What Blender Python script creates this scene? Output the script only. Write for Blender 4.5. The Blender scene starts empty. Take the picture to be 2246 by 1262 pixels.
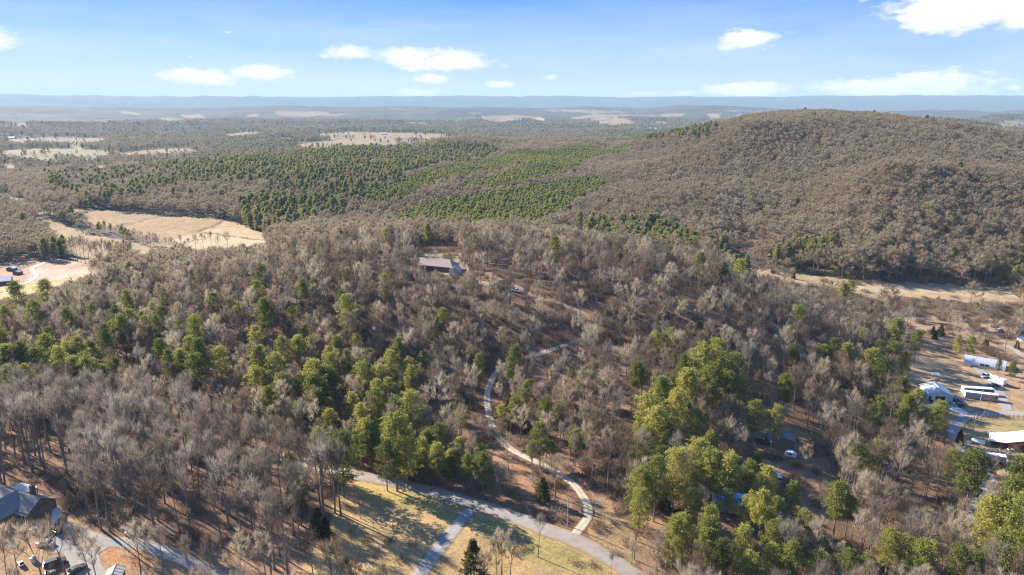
import bpy, math, random
import numpy as np
from mathutils import Vector, Matrix
R = math.radians
sc = bpy.context.scene
COL = sc.collection
rng = np.random.default_rng(11)
random.seed(11)

# ------------------------------------------------------------------ camera, world, sun, exposure
CAMZ = 115.0
PITCH = math.atan((631 - 229) / 1500.0)
cam_d = bpy.data.cameras.new("camera")
cam_d.sensor_width = 36.0
cam_d.lens = 36.0 * 1500.0 / 2246.0
cam_d.clip_start = 1.0
cam_d.clip_end = 200000.0
cam = bpy.data.objects.new("camera", cam_d)
cam.location = (0, 0, CAMZ)
cam.rotation_euler = (math.pi / 2 - PITCH, 0, 0)
COL.objects.link(cam)
sc.camera = cam

SUN_EL = 29.0
SUN_AZ = -56.0          # from the view direction (+Y), negative towards -X
sd = bpy.data.lights.new("sun", 'SUN')
sd.energy = 5.0
sd.angle = R(0.55)
sd.color = (1.0, 0.92, 0.80)
sun = bpy.data.objects.new("sun", sd)
to_sun = Vector((math.sin(R(SUN_AZ)) * math.cos(R(SUN_EL)), math.cos(R(SUN_AZ)) * math.cos(R(SUN_EL)), math.sin(R(SUN_EL))))
sun.rotation_euler = to_sun.to_track_quat('Z', 'Y').to_euler()
sun.location = (-400, 300, 600)
COL.objects.link(sun)

sc.view_settings.view_transform = 'Standard'
sc.view_settings.look = 'None'
sc.view_settings.exposure = 1.48
sc.view_settings.gamma = 1.0
sc.cycles.max_bounces = 6
sc.cycles.diffuse_bounces = 3
sc.cycles.transmission_bounces = 3
sc.cycles.volume_bounces = 0
sc.cycles.use_denoising = True
sc.cycles.denoiser = 'OPENIMAGEDENOISE'
sc.cycles.denoising_input_passes = 'RGB_ALBEDO_NORMAL'
sc.cycles.denoising_prefilter = 'NONE'
sc.cycles.filter_width = 1.2
sc.cycles.sample_clamp_indirect = 3.0
sc.cycles.use_adaptive_sampling = False

def px_dir(px, py):
    """Ray direction of a photo pixel (2246 x 1262), in world axes."""
    x = (px - 1123.0) / 1500.0
    y = (631.0 - py) / 1500.0
    cp, sp = math.cos(PITCH), math.sin(PITCH)
    return np.array([x, cp + y * sp, -sp + y * cp])

def project(P):
    """World points (N,3) -> photo pixels (N,2)."""
    P = np.asarray(P, float)
    cp, sp = math.cos(PITCH), math.sin(PITCH)
    d = P - np.array([0, 0, CAMZ])
    f = d[..., 1] * cp - d[..., 2] * sp
    u = d[..., 1] * sp + d[..., 2] * cp
    f = np.where(f < 1e-3, 1e-3, f)
    return np.stack([1123 + 1500 * d[..., 0] / f, 631 - 1500 * u / f, f], -1)

# ---- world: Nishita sky with cumulus and thin cirrus laid over it by direction
w = bpy.data.worlds.new("World")
sc.world = w
w.use_nodes = True
nt = w.node_tree
N, L = nt.nodes, nt.links
N.clear()
out = N.new('ShaderNodeOutputWorld')
bg = N.new('ShaderNodeBackground')
bg.inputs['Strength'].default_value = 0.10
L.new(bg.outputs[0], out.inputs['Surface'])
sky = N.new('ShaderNodeTexSky')
sky.sky_type = 'NISHITA'
sky.sun_disc = False
sky.sun_elevation = R(SUN_EL)
sky.sun_rotation = R(SUN_AZ)
sky.air_density = 1.0
sky.dust_density = 0.0
sky.ozone_density = 2.6
sky.altitude = 200
tc = N.new('ShaderNodeTexCoord')

def vmath(op, a, b=None, out_i=0):
    n = N.new('ShaderNodeVectorMath'); n.operation = op
    for i, v in enumerate((a, b)):
        if v is None: continue
        if isinstance(v, (tuple, list)): n.inputs[i].default_value = v
        else: L.new(v, n.inputs[i])
    return n.outputs[out_i]
def smath(op, a, b=None, c=None, clamp=False):
    n = N.new('ShaderNodeMath'); n.operation = op; n.use_clamp = clamp
    for i, v in enumerate((a, b, c)):
        if v is None: continue
        if isinstance(v, (int, float)): n.inputs[i].default_value = v
        else: L.new(v, n.inputs[i])
    return n.outputs[0]
def mixc(f, a, b):
    n = N.new('ShaderNodeMix'); n.data_type = 'RGBA'
    for s, v in ((n.inputs[0], f), (n.inputs[6], a), (n.inputs[7], b)):
        if isinstance(v, (int, float)): s.default_value = v
        elif isinstance(v, tuple): s.default_value = v
        else: L.new(v, s)
    return n.outputs[2]
def wnoise(vec, scale, detail=5, rough=0.55):
    n = N.new('ShaderNodeTexNoise'); n.inputs['Scale'].default_value = scale
    n.inputs['Detail'].default_value = detail; n.inputs['Roughness'].default_value = rough
    L.new(vec, n.inputs['Vector'])
    return n.outputs['Fac']
dirv = tc.outputs['Generated']
sep = N.new('ShaderNodeSeparateXYZ'); L.new(dirv, sep.inputs[0])
az = smath('ARCTAN2', sep.outputs[0], sep.outputs[1])
el = smath('ARCSINE', sep.outputs[2])
comb = N.new('ShaderNodeCombineXYZ'); L.new(az, comb.inputs[0]); L.new(el, comb.inputs[1])
uv = comb.outputs[0]
# stretch the elevation: clouds near the horizon are seen flat
uvs = vmath('MULTIPLY', uv, (1.0, 2.2, 1.0))
n_big = wnoise(uvs, 16, 5, 0.55)
n_fine = wnoise(uvs, 60, 5, 0.6)
edge = smath('ADD', smath('MULTIPLY', n_big, 1.25), smath('MULTIPLY', n_fine, 0.75))   # mean 1.0
def azel(px, py):
    d = px_dir(px, py); d = d / np.linalg.norm(d)
    return math.atan2(d[0], d[1]), math.asin(d[2])
# cumulus: (centre px, centre py, half width px, half height px, strength)
CLOUDS = [(0, 88, 48, 20, 1), (2120, 18, 205, 46, 1.15), (2235, 40, 90, 34, 1.0), (1655, 82, 72, 18, 1.05), (1590, 104, 34, 10, .55),
          (765, 114, 58, 16, .95), (900, 122, 75, 18, 1.05), (990, 135, 100, 20, 1.05), (950, 173, 42, 11, 1),
          (438, 171, 88, 16, 1.05), (566, 162, 68, 15, 1.1), (1098, 185, 34, 9, .95), (1210, 168, 22, 8, .7),
          (905, 202, 62, 10, .8), (1640, 198, 105, 15, 1.15), (1990, 190, 200, 24, 1.2), (2222, 193, 24, 9, .9),
          (500, 71, 16, 4, .55), (418, 125, 14, 4, .6), (1410, 205, 60, 8, .5), (1500, 205, 40, 8, .6)]
mask = None
for (cx, cy, hw, hh, st) in CLOUDS:
    a0, e0 = azel(cx, cy)
    a1, e1 = azel(cx + hw, cy)
    _, e2 = azel(cx, cy - hh)
    sa, se = abs(a1 - a0) * 1.15, abs(e2 - e0) * 1.35
    v = vmath('MULTIPLY', vmath('SUBTRACT', uv, (a0, e0, 0)), (1 / sa, 1 / se, 0))
    r = vmath('LENGTH', v, None, 1)
    # 1 at the centre, negative outside; noise eats the edge
    m = smath('MULTIPLY_ADD', r, -1.0, 0.56 + 0.38 * st)
    m = smath('ADD', m, smath('MULTIPLY', smath('SUBTRACT', edge, 1.0), 1.5))
    m = smath('MULTIPLY', m, 1.9 * st, clamp=True)
    mask = m if mask is None else smath('MAXIMUM', mask, m)
# soft cirrus veil: wide streaks, thicker towards the horizon
uvc = vmath('MULTIPLY', vmath('ADD', uv, (3.1, 0.4, 0)), (1.0, 5.5, 1.0))
cir = wnoise(uvc, 3.2, 6, 0.6)
veil = smath('MULTIPLY', smath('SUBTRACT', cir, 0.38), 2.8, clamp=True)
lowf = N.new('ShaderNodeMapRange'); L.new(el, lowf.inputs[0])
lowf.inputs[1].default_value = 0.0; lowf.inputs[2].default_value = 0.16; lowf.inputs[3].default_value = 1.0; lowf.inputs[4].default_value = 0.16
veil = smath('MULTIPLY', veil, smath('MULTIPLY', lowf.outputs[0], 0.85))
hsv = N.new('ShaderNodeHueSaturation'); hsv.inputs['Saturation'].default_value = 1.45; hsv.inputs['Value'].default_value = 1.0
hsv.inputs['Hue'].default_value = 0.5
L.new(sky.outputs[0], hsv.inputs['Color'])
grad = N.new('ShaderNodeValToRGB')
ge = grad.color_ramp.elements
for k_, (p_, c_) in enumerate([(0.0, (2.15, 2.6, 3.5)), (0.11, (1.30, 1.95, 3.6)), (0.30, (0.42, 1.08, 3.35)), (0.6, (0.32, 0.95, 3.1)), (1.0, (0.3, 1.0, 3.0))]):
    if k_ >= len(ge): ge.new(p_)
    ge[k_].position = p_; ge[k_].color = (c_[0] / 4, c_[1] / 4, c_[2] / 4, 1)
L.new(smath('MULTIPLY', el, 2.0, clamp=True), grad.inputs[0])
gr4 = vmath('MULTIPLY', grad.outputs[0], (4.0, 4.0, 4.0))
base = mixc(0.88, hsv.outputs[0], gr4)
base = mixc(veil, base, (2.9, 3.3, 3.9, 1))
shade = wnoise(vmath('ADD', uvs, (0.0, 0.012, 0)), 24, 4, 0.5)
ccol = mixc(smath('MULTIPLY', smath('SUBTRACT', shade, 0.35), 1.8, clamp=True), (4.6, 4.55, 4.5, 1), (3.3, 3.4, 3.65, 1))
base = mixc(smath('MULTIPLY', mask, 0.95), base, ccol)
L.new(base, bg.inputs['Color'])

# ------------------------------------------------------------------ helpers
def tag(o, label=None, cat=None, group=None, kind=None):
    if label: o["label"] = label
    if cat: o["category"] = cat
    if group: o["group"] = group
    if kind: o["kind"] = kind
    return o

def fbm(x, y, seed=0, octaves=4):
    """Cheap smooth value noise, about -1..1, vectorised."""
    x = np.asarray(x, float); y = np.asarray(y, float)
    tot = np.zeros_like(x); amp, norm = 1.0, 0.0
    for o in range(octaves):
        xi, yi = np.floor(x), np.floor(y)
        fx, fy = x - xi, y - yi
        fx = fx * fx * (3 - 2 * fx); fy = fy * fy * (3 - 2 * fy)
        def hsh(a, b):
            v = np.sin(a * 127.1 + b * 311.7 + seed * 74.7 + o * 19.19) * 43758.5453
            return (v - np.floor(v)) * 2 - 1
        v = (hsh(xi, yi) * (1 - fx) + hsh(xi + 1, yi) * fx) * (1 - fy) + (hsh(xi, yi + 1) * (1 - fx) + hsh(xi + 1, yi + 1) * fx) * fy
        tot += v * amp; norm += amp
        amp *= 0.5; x = x * 2.03 + 17.3; y = y * 2.03 + 5.1
    return tot / norm

def sstep(a, b, x):
    t = np.clip((np.asarray(x, float) - a) / (b - a), 0, 1)
    return t * t * (3 - 2 * t)

# ------------------------------------------------------------------ terrain heights
def ctrl(px, py, z, h=0.0):
    d = px_dir(px, py)
    t = (CAMZ - z - h) / -d[2]
    return (d[0] * t, d[1] * t, z)
def ctrlR(px, r, z):
    a = math.atan2((px - 1123) / 1500.0, 0.985)
    return (r * math.sin(a), r * math.cos(a), z)
T = 13.0
CP = [ctrl(*a) for a in [
    # foreground and road
    (0, 1262, 3), (500, 1262, 0), (1000, 1262, 0), (1500, 1262, -1), (1900, 1262, -3), (2246, 1262, -4),
    (40, 1140, 4), (300, 1150, 3), (250, 1010, 3), (500, 1080, 1), (20, 1010, 4), (600, 1010, -1), (400, 930, -3), (200, 880, -3), (0, 880, -3),
    (760, 1045, 0), (1000, 1115, 0), (1290, 1150, 1), (1500, 1100, 0), (1750, 1050, -1), (2000, 1150, -6), (2140, 1090, -4),
    # the hill with the driveway and the cabin
    (1075, 850, 3), (1240, 760, 11), (960, 600, 28), (1130, 640, 26), (700, 700, 18), (500, 700, 15), (300, 700, 10), (100, 720, 5),
    (0, 800, 0), (300, 800, 5), (600, 800, 7), (800, 900, 0), (900, 760, 12), (1000, 680, 22), (1300, 650, 25),
    (1450, 700, 19), (1400, 850, 7), (1600, 900, 2), (1650, 780, 8), (1000, 950, 1),
    (1720, 900, 0), (1850, 850, -3),
    # right valley: farm yard and fallow field
    (2160, 800, -5), (2050, 870, -5), (2160, 920, -5), (2220, 970, -5), (2150, 1000, -5), (2000, 800, -5), (2240, 740, -4), (2000, 700, -4),
    (1600, 585, -1), (1750, 605, -2), (1900, 622, -3), (2200, 640, -3), (2100, 660, -4), (1640, 540, 1),
    # left valley: fields
    (400, 490, -5), (580, 520, -5), (300, 470, -5), (100, 500, -7), (150, 560, -7), (50, 610, -7), (0, 640, -7), (180, 600, -6), (0, 430, -5),
    # behind the crest, seen again
    (900, 495, -3), (750, 480, -2), (1300, 560, -1), (1500, 560, 0)]]
CP += [ctrl(px, py, z, 19.0 if (py > 500 and px < 1800) else 16.0) for (px, py, z) in [
    # crest of the cabin hill (pixel is the canopy top)
    (250, 600, 8), (400, 560, 14), (550, 525, 18), (700, 516, 24), (900, 510, 28), (1050, 520, 28), (1200, 533, 28), (1350, 553, 26),
    (1500, 590, 22), (1650, 640, 14), (1780, 690, 5),
    # pine plateau beyond
    (1000, 470, 0), (1300, 395, 14), (1370, 325, 30), (900, 420, 6), (1150, 360, 22), (750, 440, 1), (600, 420, 6), (500, 385, 12),
    (800, 350, 20), (1020, 297, 36), (1130, 297, 36), (480, 352, 14), (650, 338, 20), (300, 385, 4), (150, 410, -2), (100, 440, -3), (930, 322, 24),
    # the big hill at the right
    (1550, 520, 2), (1750, 500, 4), (1750, 455, 10), (1750, 400, 24), (1750, 335, 46), (1750, 290, 66), (1750, 247, 88), (1850, 241, 91),
    (1700, 242, 89), (1655, 256, 84), (1612, 273, 70), (1540, 289, 46), (1500, 330, 38), (1450, 400, 18), (1450, 460, 6), (1400, 305, 28), (1600, 400, 24), (1600, 330, 46),
    (1950, 255, 84), (2005, 267, 78), (2048, 281, 72), (2100, 279, 72), (2180, 285, 68), (2246, 290, 66), (1950, 340, 58), (2100, 360, 48), (2246, 370, 46), (1950, 440, 26), (2150, 450, 26),
    (2100, 520, 8), (1900, 520, 6), (2246, 560, 4)]]
CP += [ctrlR(*a) for a in [
    (1800, 1700, 30), (1800, 2300, -5), (2000, 1500, 20), (2246, 1600, 15), (2246, 2200, -12), (1100, 2050, 0), (800, 1800, -8), (500, 1600, -10), (200, 1500, -10), (-100, 1300, -10),
    (300, 2300, -12), (900, 2600, -12), (1300, 2600, -8), (1500, 2500, -8), (2500, 900, 30), (2700, 500, 0), (2600, 300, -5), (-300, 700, -8), (-400, 400, -5), (-300, 260, 3), (1850, 2900, -12), (0, 2600, -12), (2246, 2900, -12)]]
CP += [(-250, 0, 2), (0, 0, 0), (250, 0, -4), (0, -400, 0), (-500, -200, 0), (500, -200, 0)]
CP = np.array(CP)
def _tps(d2):
    return 0.5 * d2 * np.log(d2 + 1e-9)
_S = 500.0
_xy = CP[:, :2] / _S
_n = len(CP)
_A = np.zeros((_n + 3, _n + 3))
_d2 = ((_xy[:, None] - _xy[None]) ** 2).sum(-1)
_A[:_n, :_n] = _tps(_d2) + np.eye(_n) * 0.0025
_A[:_n, _n] = 1; _A[:_n, _n + 1:] = _xy
_A[_n, :_n] = 1; _A[_n + 1:, :_n] = _xy.T
_W = np.linalg.solve(_A, np.concatenate([CP[:, 2], np.zeros(3)]))
def height(x, y):
    x = np.asarray(x, float); y = np.asarray(y, float)
    shp = x.shape
    x = x.ravel(); y = y.ravel()
    z = np.zeros(len(x))
    r = np.hypot(x, y)
    near = r < 3100
    idx = np.nonzero(near)[0]
    for s in range(0, len(idx), 60000):
        k = idx[s:s + 60000]
        X, Y = x[k] / _S, y[k] / _S
        d2 = (X[:, None] - _xy[:, 0]) ** 2 + (Y[:, None] - _xy[:, 1]) ** 2
        z[k] = _tps(d2) @ _W[:_n] + _W[_n] + X * _W[_n + 1] + Y * _W[_n + 2]
    z = np.clip(z, -14, 100)
    z += fbm(x / 60, y / 60, 3, 2) * 0.7 * sstep(200, 500, r)
    gl = sstep(650, 950, r) * sstep(6, 30, z)
    z += (fbm(x / 150 + 3, y / 190, 7, 3) * 9 - 15 * (1 - np.abs(fbm(x / 210 + y / 500, y / 420, 8, 2)) * 2.4).clip(0, 1) ** 2) * gl * (1 - 0.8 * sstep(62, 84, z))
    # rolling plain, wooded ridges, plateau on the horizon
    pl = -14 + 14 * fbm(x / 900, y / 700, 5, 4)
    a = np.arctan2(x, y)
    pxa = 1123 + 1500 * 0.985 * np.tan(np.clip(a, -1.2, 1.2))
    pl += 30 * sstep(2600, 4200, r) * (fbm(x / 1000, y / 480, 9, 4) * 1.25 + 0.1)
    belt = 94 * np.exp(-((r - 7600) / 1500.0) ** 2) * (0.87 + 0.13 * fbm(a * 22, r / 2500, 12, 4) - 0.10 * sstep(900, 1700, pxa) - 0.28 * sstep(1650, 2100, pxa))
    belt2 = 50 * np.exp(-((r - 5200) / 700.0) ** 2) * sstep(-0.1, 0.5, fbm(a * 13 + 4, r / 2000, 15, 3)) * sstep(950, 1250, pxa)
    far = sstep(11500, 15500, r)
    plateau = far * (266 + 13 * np.clip(fbm(a * 26, a * 3 + 7, 21, 4) * 2.2, -1, 1) + 5 * sstep(900, 2000, pxa))
    pl = pl + belt + belt2 + plateau + 24 * sstep(9000, 11000, r) * (1 - far) * fbm(x / 3000, y / 1500, 25, 3)
    # the dark pine knoll and the hazy ridge behind the big hill
    kx, ky, _ = ctrlR(2005, 2750, 0)
    pl += 78 * np.exp(-(((x - kx) / 330) ** 2 + ((y - ky) / 260) ** 2))
    kx, ky, _ = ctrlR(1000, 6300, 0)
    pl += 34 * np.exp(-(((x - kx) / 330) ** 2 + ((y - ky) / 500) ** 2))
    b = sstep(2100, 2900, r)
    return (z * (1 - b) + pl * b).reshape(shp)

def h1(x, y):
    return float(height(np.array([x]), np.array([y]))[0])

def hits(P, up=0.0):
    """Photo pixels [(px,py),...] -> first points where their rays meet ground raised by `up`."""
    P = [(p[0], p[1]) for p in P]
    D = np.array([px_dir(*p) for p in P])
    D = D / np.hypot(D[:, 0], D[:, 1])[:, None]
    rr = 60 * np.power(1.009, np.arange(0, 690))
    rr = rr[rr < 26000]
    X = D[:, 0:1] * rr; Y = D[:, 1:2] * rr; Z = CAMZ + D[:, 2:3] * rr
    G = height(X, Y) + up
    below = (Z <= G)
    res = []
    for i in range(len(P)):
        k = np.argmax(below[i]) if below[i].any() else len(rr) - 1
        k = max(k, 1)
        f0, f1 = Z[i, k - 1] - G[i, k - 1], Z[i, k] - G[i, k]
        t = f0 / (f0 - f1 + 1e-9) if below[i].any() else 1.0
        r = rr[k - 1] + (rr[k] - rr[k - 1]) * min(max(t, 0), 1)
        res.append((D[i, 0] * r, D[i, 1] * r))
    return np.array(res)
def gp(px, py):
    x, y = hits([(px, py)])[0]
    return Vector((x, y, h1(x, y)))
def plane_pts(P, z):
    r = []
    for (px, py) in P:
        d = px_dir(px, py); t = (CAMZ - z) / -d[2]
        r.append((d[0] * t, d[1] * t))
    return np.array(r)

def inside(poly, x, y):
    c = np.zeros(x.shape, bool)
    n = len(poly); j = n - 1
    for i in range(n):
        xi, yi = poly[i]; xj, yj = poly[j]
        if yi != yj:
            c ^= ((yi > y) != (yj > y)) & (x < (xj - xi) * (y - yi) / (yj - yi) + xi)
        j = i
    return c

def seg_dist(line, x, y):
    """distance of points to a polyline"""
    best = np.full(x.shape, 1e9)
    for (a, b) in zip(line[:-1], line[1:]):
        ax, ay = a[:2]; dx, dy = b[0] - ax, b[1] - ay
        t = np.clip(((x - ax) * dx + (y - ay) * dy) / (dx * dx + dy * dy + 1e-9), 0, 1)
        best = np.minimum(best, np.hypot(x - ax - t * dx, y - ay - t * dy))
    return best

def smooth_line(pts, n=6):
    """Catmull-Rom through 2-D points"""
    p = [np.array(q[:2], float) for q in pts]
    p = [2 * p[0] - p[1]] + p + [2 * p[-1] - p[-2]]
    o = []
    for i in range(1, len(p) - 2):
        for k in range(n):
            t = k / n
            o.append(0.5 * ((2 * p[i]) + (-p[i - 1] + p[i + 1]) * t + (2 * p[i - 1] - 5 * p[i] + 4 * p[i + 1] - p[i + 2]) * t * t + (-p[i - 1] + 3 * p[i] - 3 * p[i + 1] + p[i + 2]) * t ** 3))
    o.append(p[-2])
    return np.array(o)

# ------------------------------------------------------------------ roads (pixels of the photo -> lines on the ground)
ROAD = smooth_line(hits([(1470, 1330), (1390, 1262), (1330, 1222), (1265, 1187), (1200, 1163), (1130, 1135), (1050, 1109), (970, 1085), (880, 1062), (800, 1046), (730, 1030), (660, 1012), (600, 1000)]))
SIDE = smooth_line(hits([(1030, 1118), (1005, 1150), (965, 1200), (915, 1268), (860, 1340)]))
GRAVEL = smooth_line(hits([(1262, 1172), (1287, 1140), (1290, 1112), (1276, 1085), (1252, 1058), (1213, 1033), (1168, 1010), (1128, 990), (1100, 968), (1082, 942), (1072, 908), (1068, 872), (1074, 845), (1088, 820), (1115, 798), (1155, 785), (1205, 770), (1245, 757)]))
TRACK = smooth_line(hits([(1245, 757), (1290, 735), (1310, 710), (1285, 690), (1230, 668), (1170, 648), (1110, 618), (1060, 598), (1008, 588)]))
RROAD = smooth_line(hits([(2420, 908), (2246, 908), (2190, 907), (2145, 909), (2112, 920), (2094, 938), (2096, 958), (2108, 980), (2130, 1002), (2152, 1024), (2166, 1050), (2160, 1082), (2140, 1112), (2112, 1145)]))
QDRIVE = smooth_line(hits([(2213, 908), (2205, 890), (2196, 866), (2182, 845), (2165, 828), (2150, 813), (2140, 806)]))
LDRIVE = smooth_line(hits([(120, 1205), (170, 1195), (225, 1190), (290, 1192), (345, 1205), (400, 1228), (470, 1262), (560, 1320)]))
BROAD = smooth_line(plane_pts([(-20, 428), (40, 452), (95, 460), (150, 463), (152, 466), (120, 470)], -6))
NROAD = smooth_line(hits([(10, 645), (30, 630), (60, 620), (80, 605), (70, 590), (100, 575)]))
LROADS = [(ROAD, 5.4), (SIDE, 4.6), (GRAVEL, 3.5), (RROAD, 5.2), (QDRIVE, 4.8), (LDRIVE, 4.5), (BROAD, 5.0), (NROAD, 4.0), (TRACK, 0.5)]

# ------------------------------------------------------------------ land cover
DRY = (0.43, 0.30, 0.155); STRAW = (0.47, 0.36, 0.20); GRASS = (0.25, 0.24, 0.07); DIRT = (0.42, 0.27, 0.17)
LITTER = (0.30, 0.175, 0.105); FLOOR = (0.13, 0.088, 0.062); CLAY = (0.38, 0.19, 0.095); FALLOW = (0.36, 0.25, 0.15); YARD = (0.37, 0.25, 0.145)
def wp(pts): return hits(pts)
def wz(pts, z): return plane_pts(pts, z)
# (world polygon, colour, trees allowed 0..1)
FIELDS = [
    # verges of the road, mown grass and hay
    (wp([(640, 1262), (735, 1130), (745, 1062), (800, 1052), (900, 1075), (1030, 1118), (1150, 1155), (1280, 1200), (1400, 1275), (1400, 1330), (600, 1330)]), (0.40, 0.27, 0.125), 0.0),
    (wp([(790, 1060), (900, 1075), (1010, 1112), (985, 1135), (900, 1120), (800, 1090)]), (0.335, 0.265, 0.098), 0.0),
    (wp([(1035, 1130), (1150, 1165), (1260, 1205), (1320, 1262), (1180, 1240), (1060, 1180)]), (0.34, 0.265, 0.10), 0.0),
    # open leaf litter inside the bend of the gravel drive and at the gate
    (wp([(1090, 985), (1130, 1005), (1205, 1040), (1260, 1095), (1262, 1140), (1180, 1120), (1110, 1070), (1080, 1010)]), LITTER, 0.10),
    (wp([(1300, 1085), (1345, 1110), (1400, 1160), (1440, 1230), (1380, 1235), (1300, 1180), (1285, 1150)]), (0.33, 0.22, 0.12), 0.04),
    # house at lower left
    (wp([(-60, 1085), (60, 1080), (150, 1120), (190, 1160), (260, 1178), (370, 1200), (430, 1240), (420, 1330), (-80, 1330)]), (0.36, 0.22, 0.12), 0.03),
    (wp([(230, 1200), (300, 1203), (335, 1222), (300, 1240), (240, 1225)]), CLAY, 0.0),
    # farm yard
    (wp([(1975, 795), (2010, 770), (2080, 775), (2110, 778), (2300, 800), (2300, 1040), (2200, 1050), (2170, 1010), (2110, 975), (2095, 930), (2030, 900), (2000, 870), (1965, 850)]), YARD, 0.0),
    (wp([(2120, 925), (2180, 917), (2300, 917), (2300, 975), (2200, 948), (2165, 950), (2140, 980), (2115, 955)]), (0.34, 0.26, 0.12), 0.0),
    (wp([(1970, 850), (2030, 868), (2025, 900), (1975, 875)]), (0.42, 0.32, 0.16), 0.0),
    (wp([(1990, 795), (2060, 790), (2050, 812), (1975, 815)]), (0.44, 0.30, 0.17), 0.0),
    # weedy ground above the yard
    (wp([(1990, 690), (2100, 700), (2300, 690), (2300, 800), (2110, 775), (2010, 765), (1960, 745)]), (0.30, 0.20, 0.13), 0.16),
    # fallow strip
    (wp([(1545, 566), (1620, 578), (1720, 594), (1850, 612), (2000, 622), (2150, 628), (2300, 632), (2300, 672), (2150, 668), (2000, 650), (1900, 655), (1780, 628), (1650, 606), (1560, 585)]), FALLOW, 0.02),
    (wp([(1800, 618), (2000, 632), (2246, 640), (2246, 650), (2050, 645), (1900, 640)]), (0.42, 0.32, 0.19), 0.0),
    (wp([(1590, 520), (1640, 520), (1660, 545), (1700, 560), (1690, 580), (1640, 560), (1600, 545)]), (0.40, 0.21, 0.11), 0.05),
    # left valley hay fields
    (wz([(160, 464), (200, 463), (300, 468), (420, 480), (500, 490), (600, 520), (610, 545), (420, 560), (330, 520), (250, 495), (170, 480)], -5), (0.33, 0.22, 0.115), 0.0),
    (wz([(495, 490), (545, 500), (598, 522), (590, 535), (440, 508)], -5), (0.41, 0.30, 0.17), 0.0),
    (wz([(440, 508), (590, 530), (600, 560), (430, 560), (380, 520)], -5), (0.43, 0.33, 0.20), 0.0),
    (wz([(70, 480), (105, 482), (180, 505), (260, 522), (340, 530), (420, 555), (420, 600), (170, 580), (160, 545), (90, 505)], -6), (0.34, 0.24, 0.13), 0.0),
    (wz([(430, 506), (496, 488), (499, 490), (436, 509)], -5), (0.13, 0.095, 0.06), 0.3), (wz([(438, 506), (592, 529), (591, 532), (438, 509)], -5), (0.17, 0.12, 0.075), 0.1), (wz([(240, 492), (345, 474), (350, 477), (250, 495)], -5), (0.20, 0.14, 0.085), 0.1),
    (wz([(-40, 425), (20, 432), (60, 452), (95, 462), (70, 475), (20, 460), (-40, 450)], -6), (0.28, 0.29, 0.10), 0.03),
    (wz([(95, 462), (160, 464), (150, 475), (90, 476)], -6), (0.32, 0.31, 0.11), 0.0),
    (wz([(-40, 578), (75, 570), (150, 568), (250, 585), (260, 610), (110, 640), (20, 660), (-60, 680)], -7), (0.42, 0.27, 0.18), 0.0),
    (wz([(60, 605), (80, 590), (220, 592), (230, 606), (110, 622), (60, 622)], -7), (0.52, 0.37, 0.28), 0.0),
    (wz([(-60, 628), (40, 622), (90, 622), (190, 605), (200, 614), (100, 645), (0, 668), (-60, 680)], -7), (0.43, 0.33, 0.16), 0.0),
]
TAN = (0.29, 0.205, 0.11); TAN2 = (0.245, 0.20, 0.092); PINK = (0.27, 0.185, 0.12)
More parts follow.
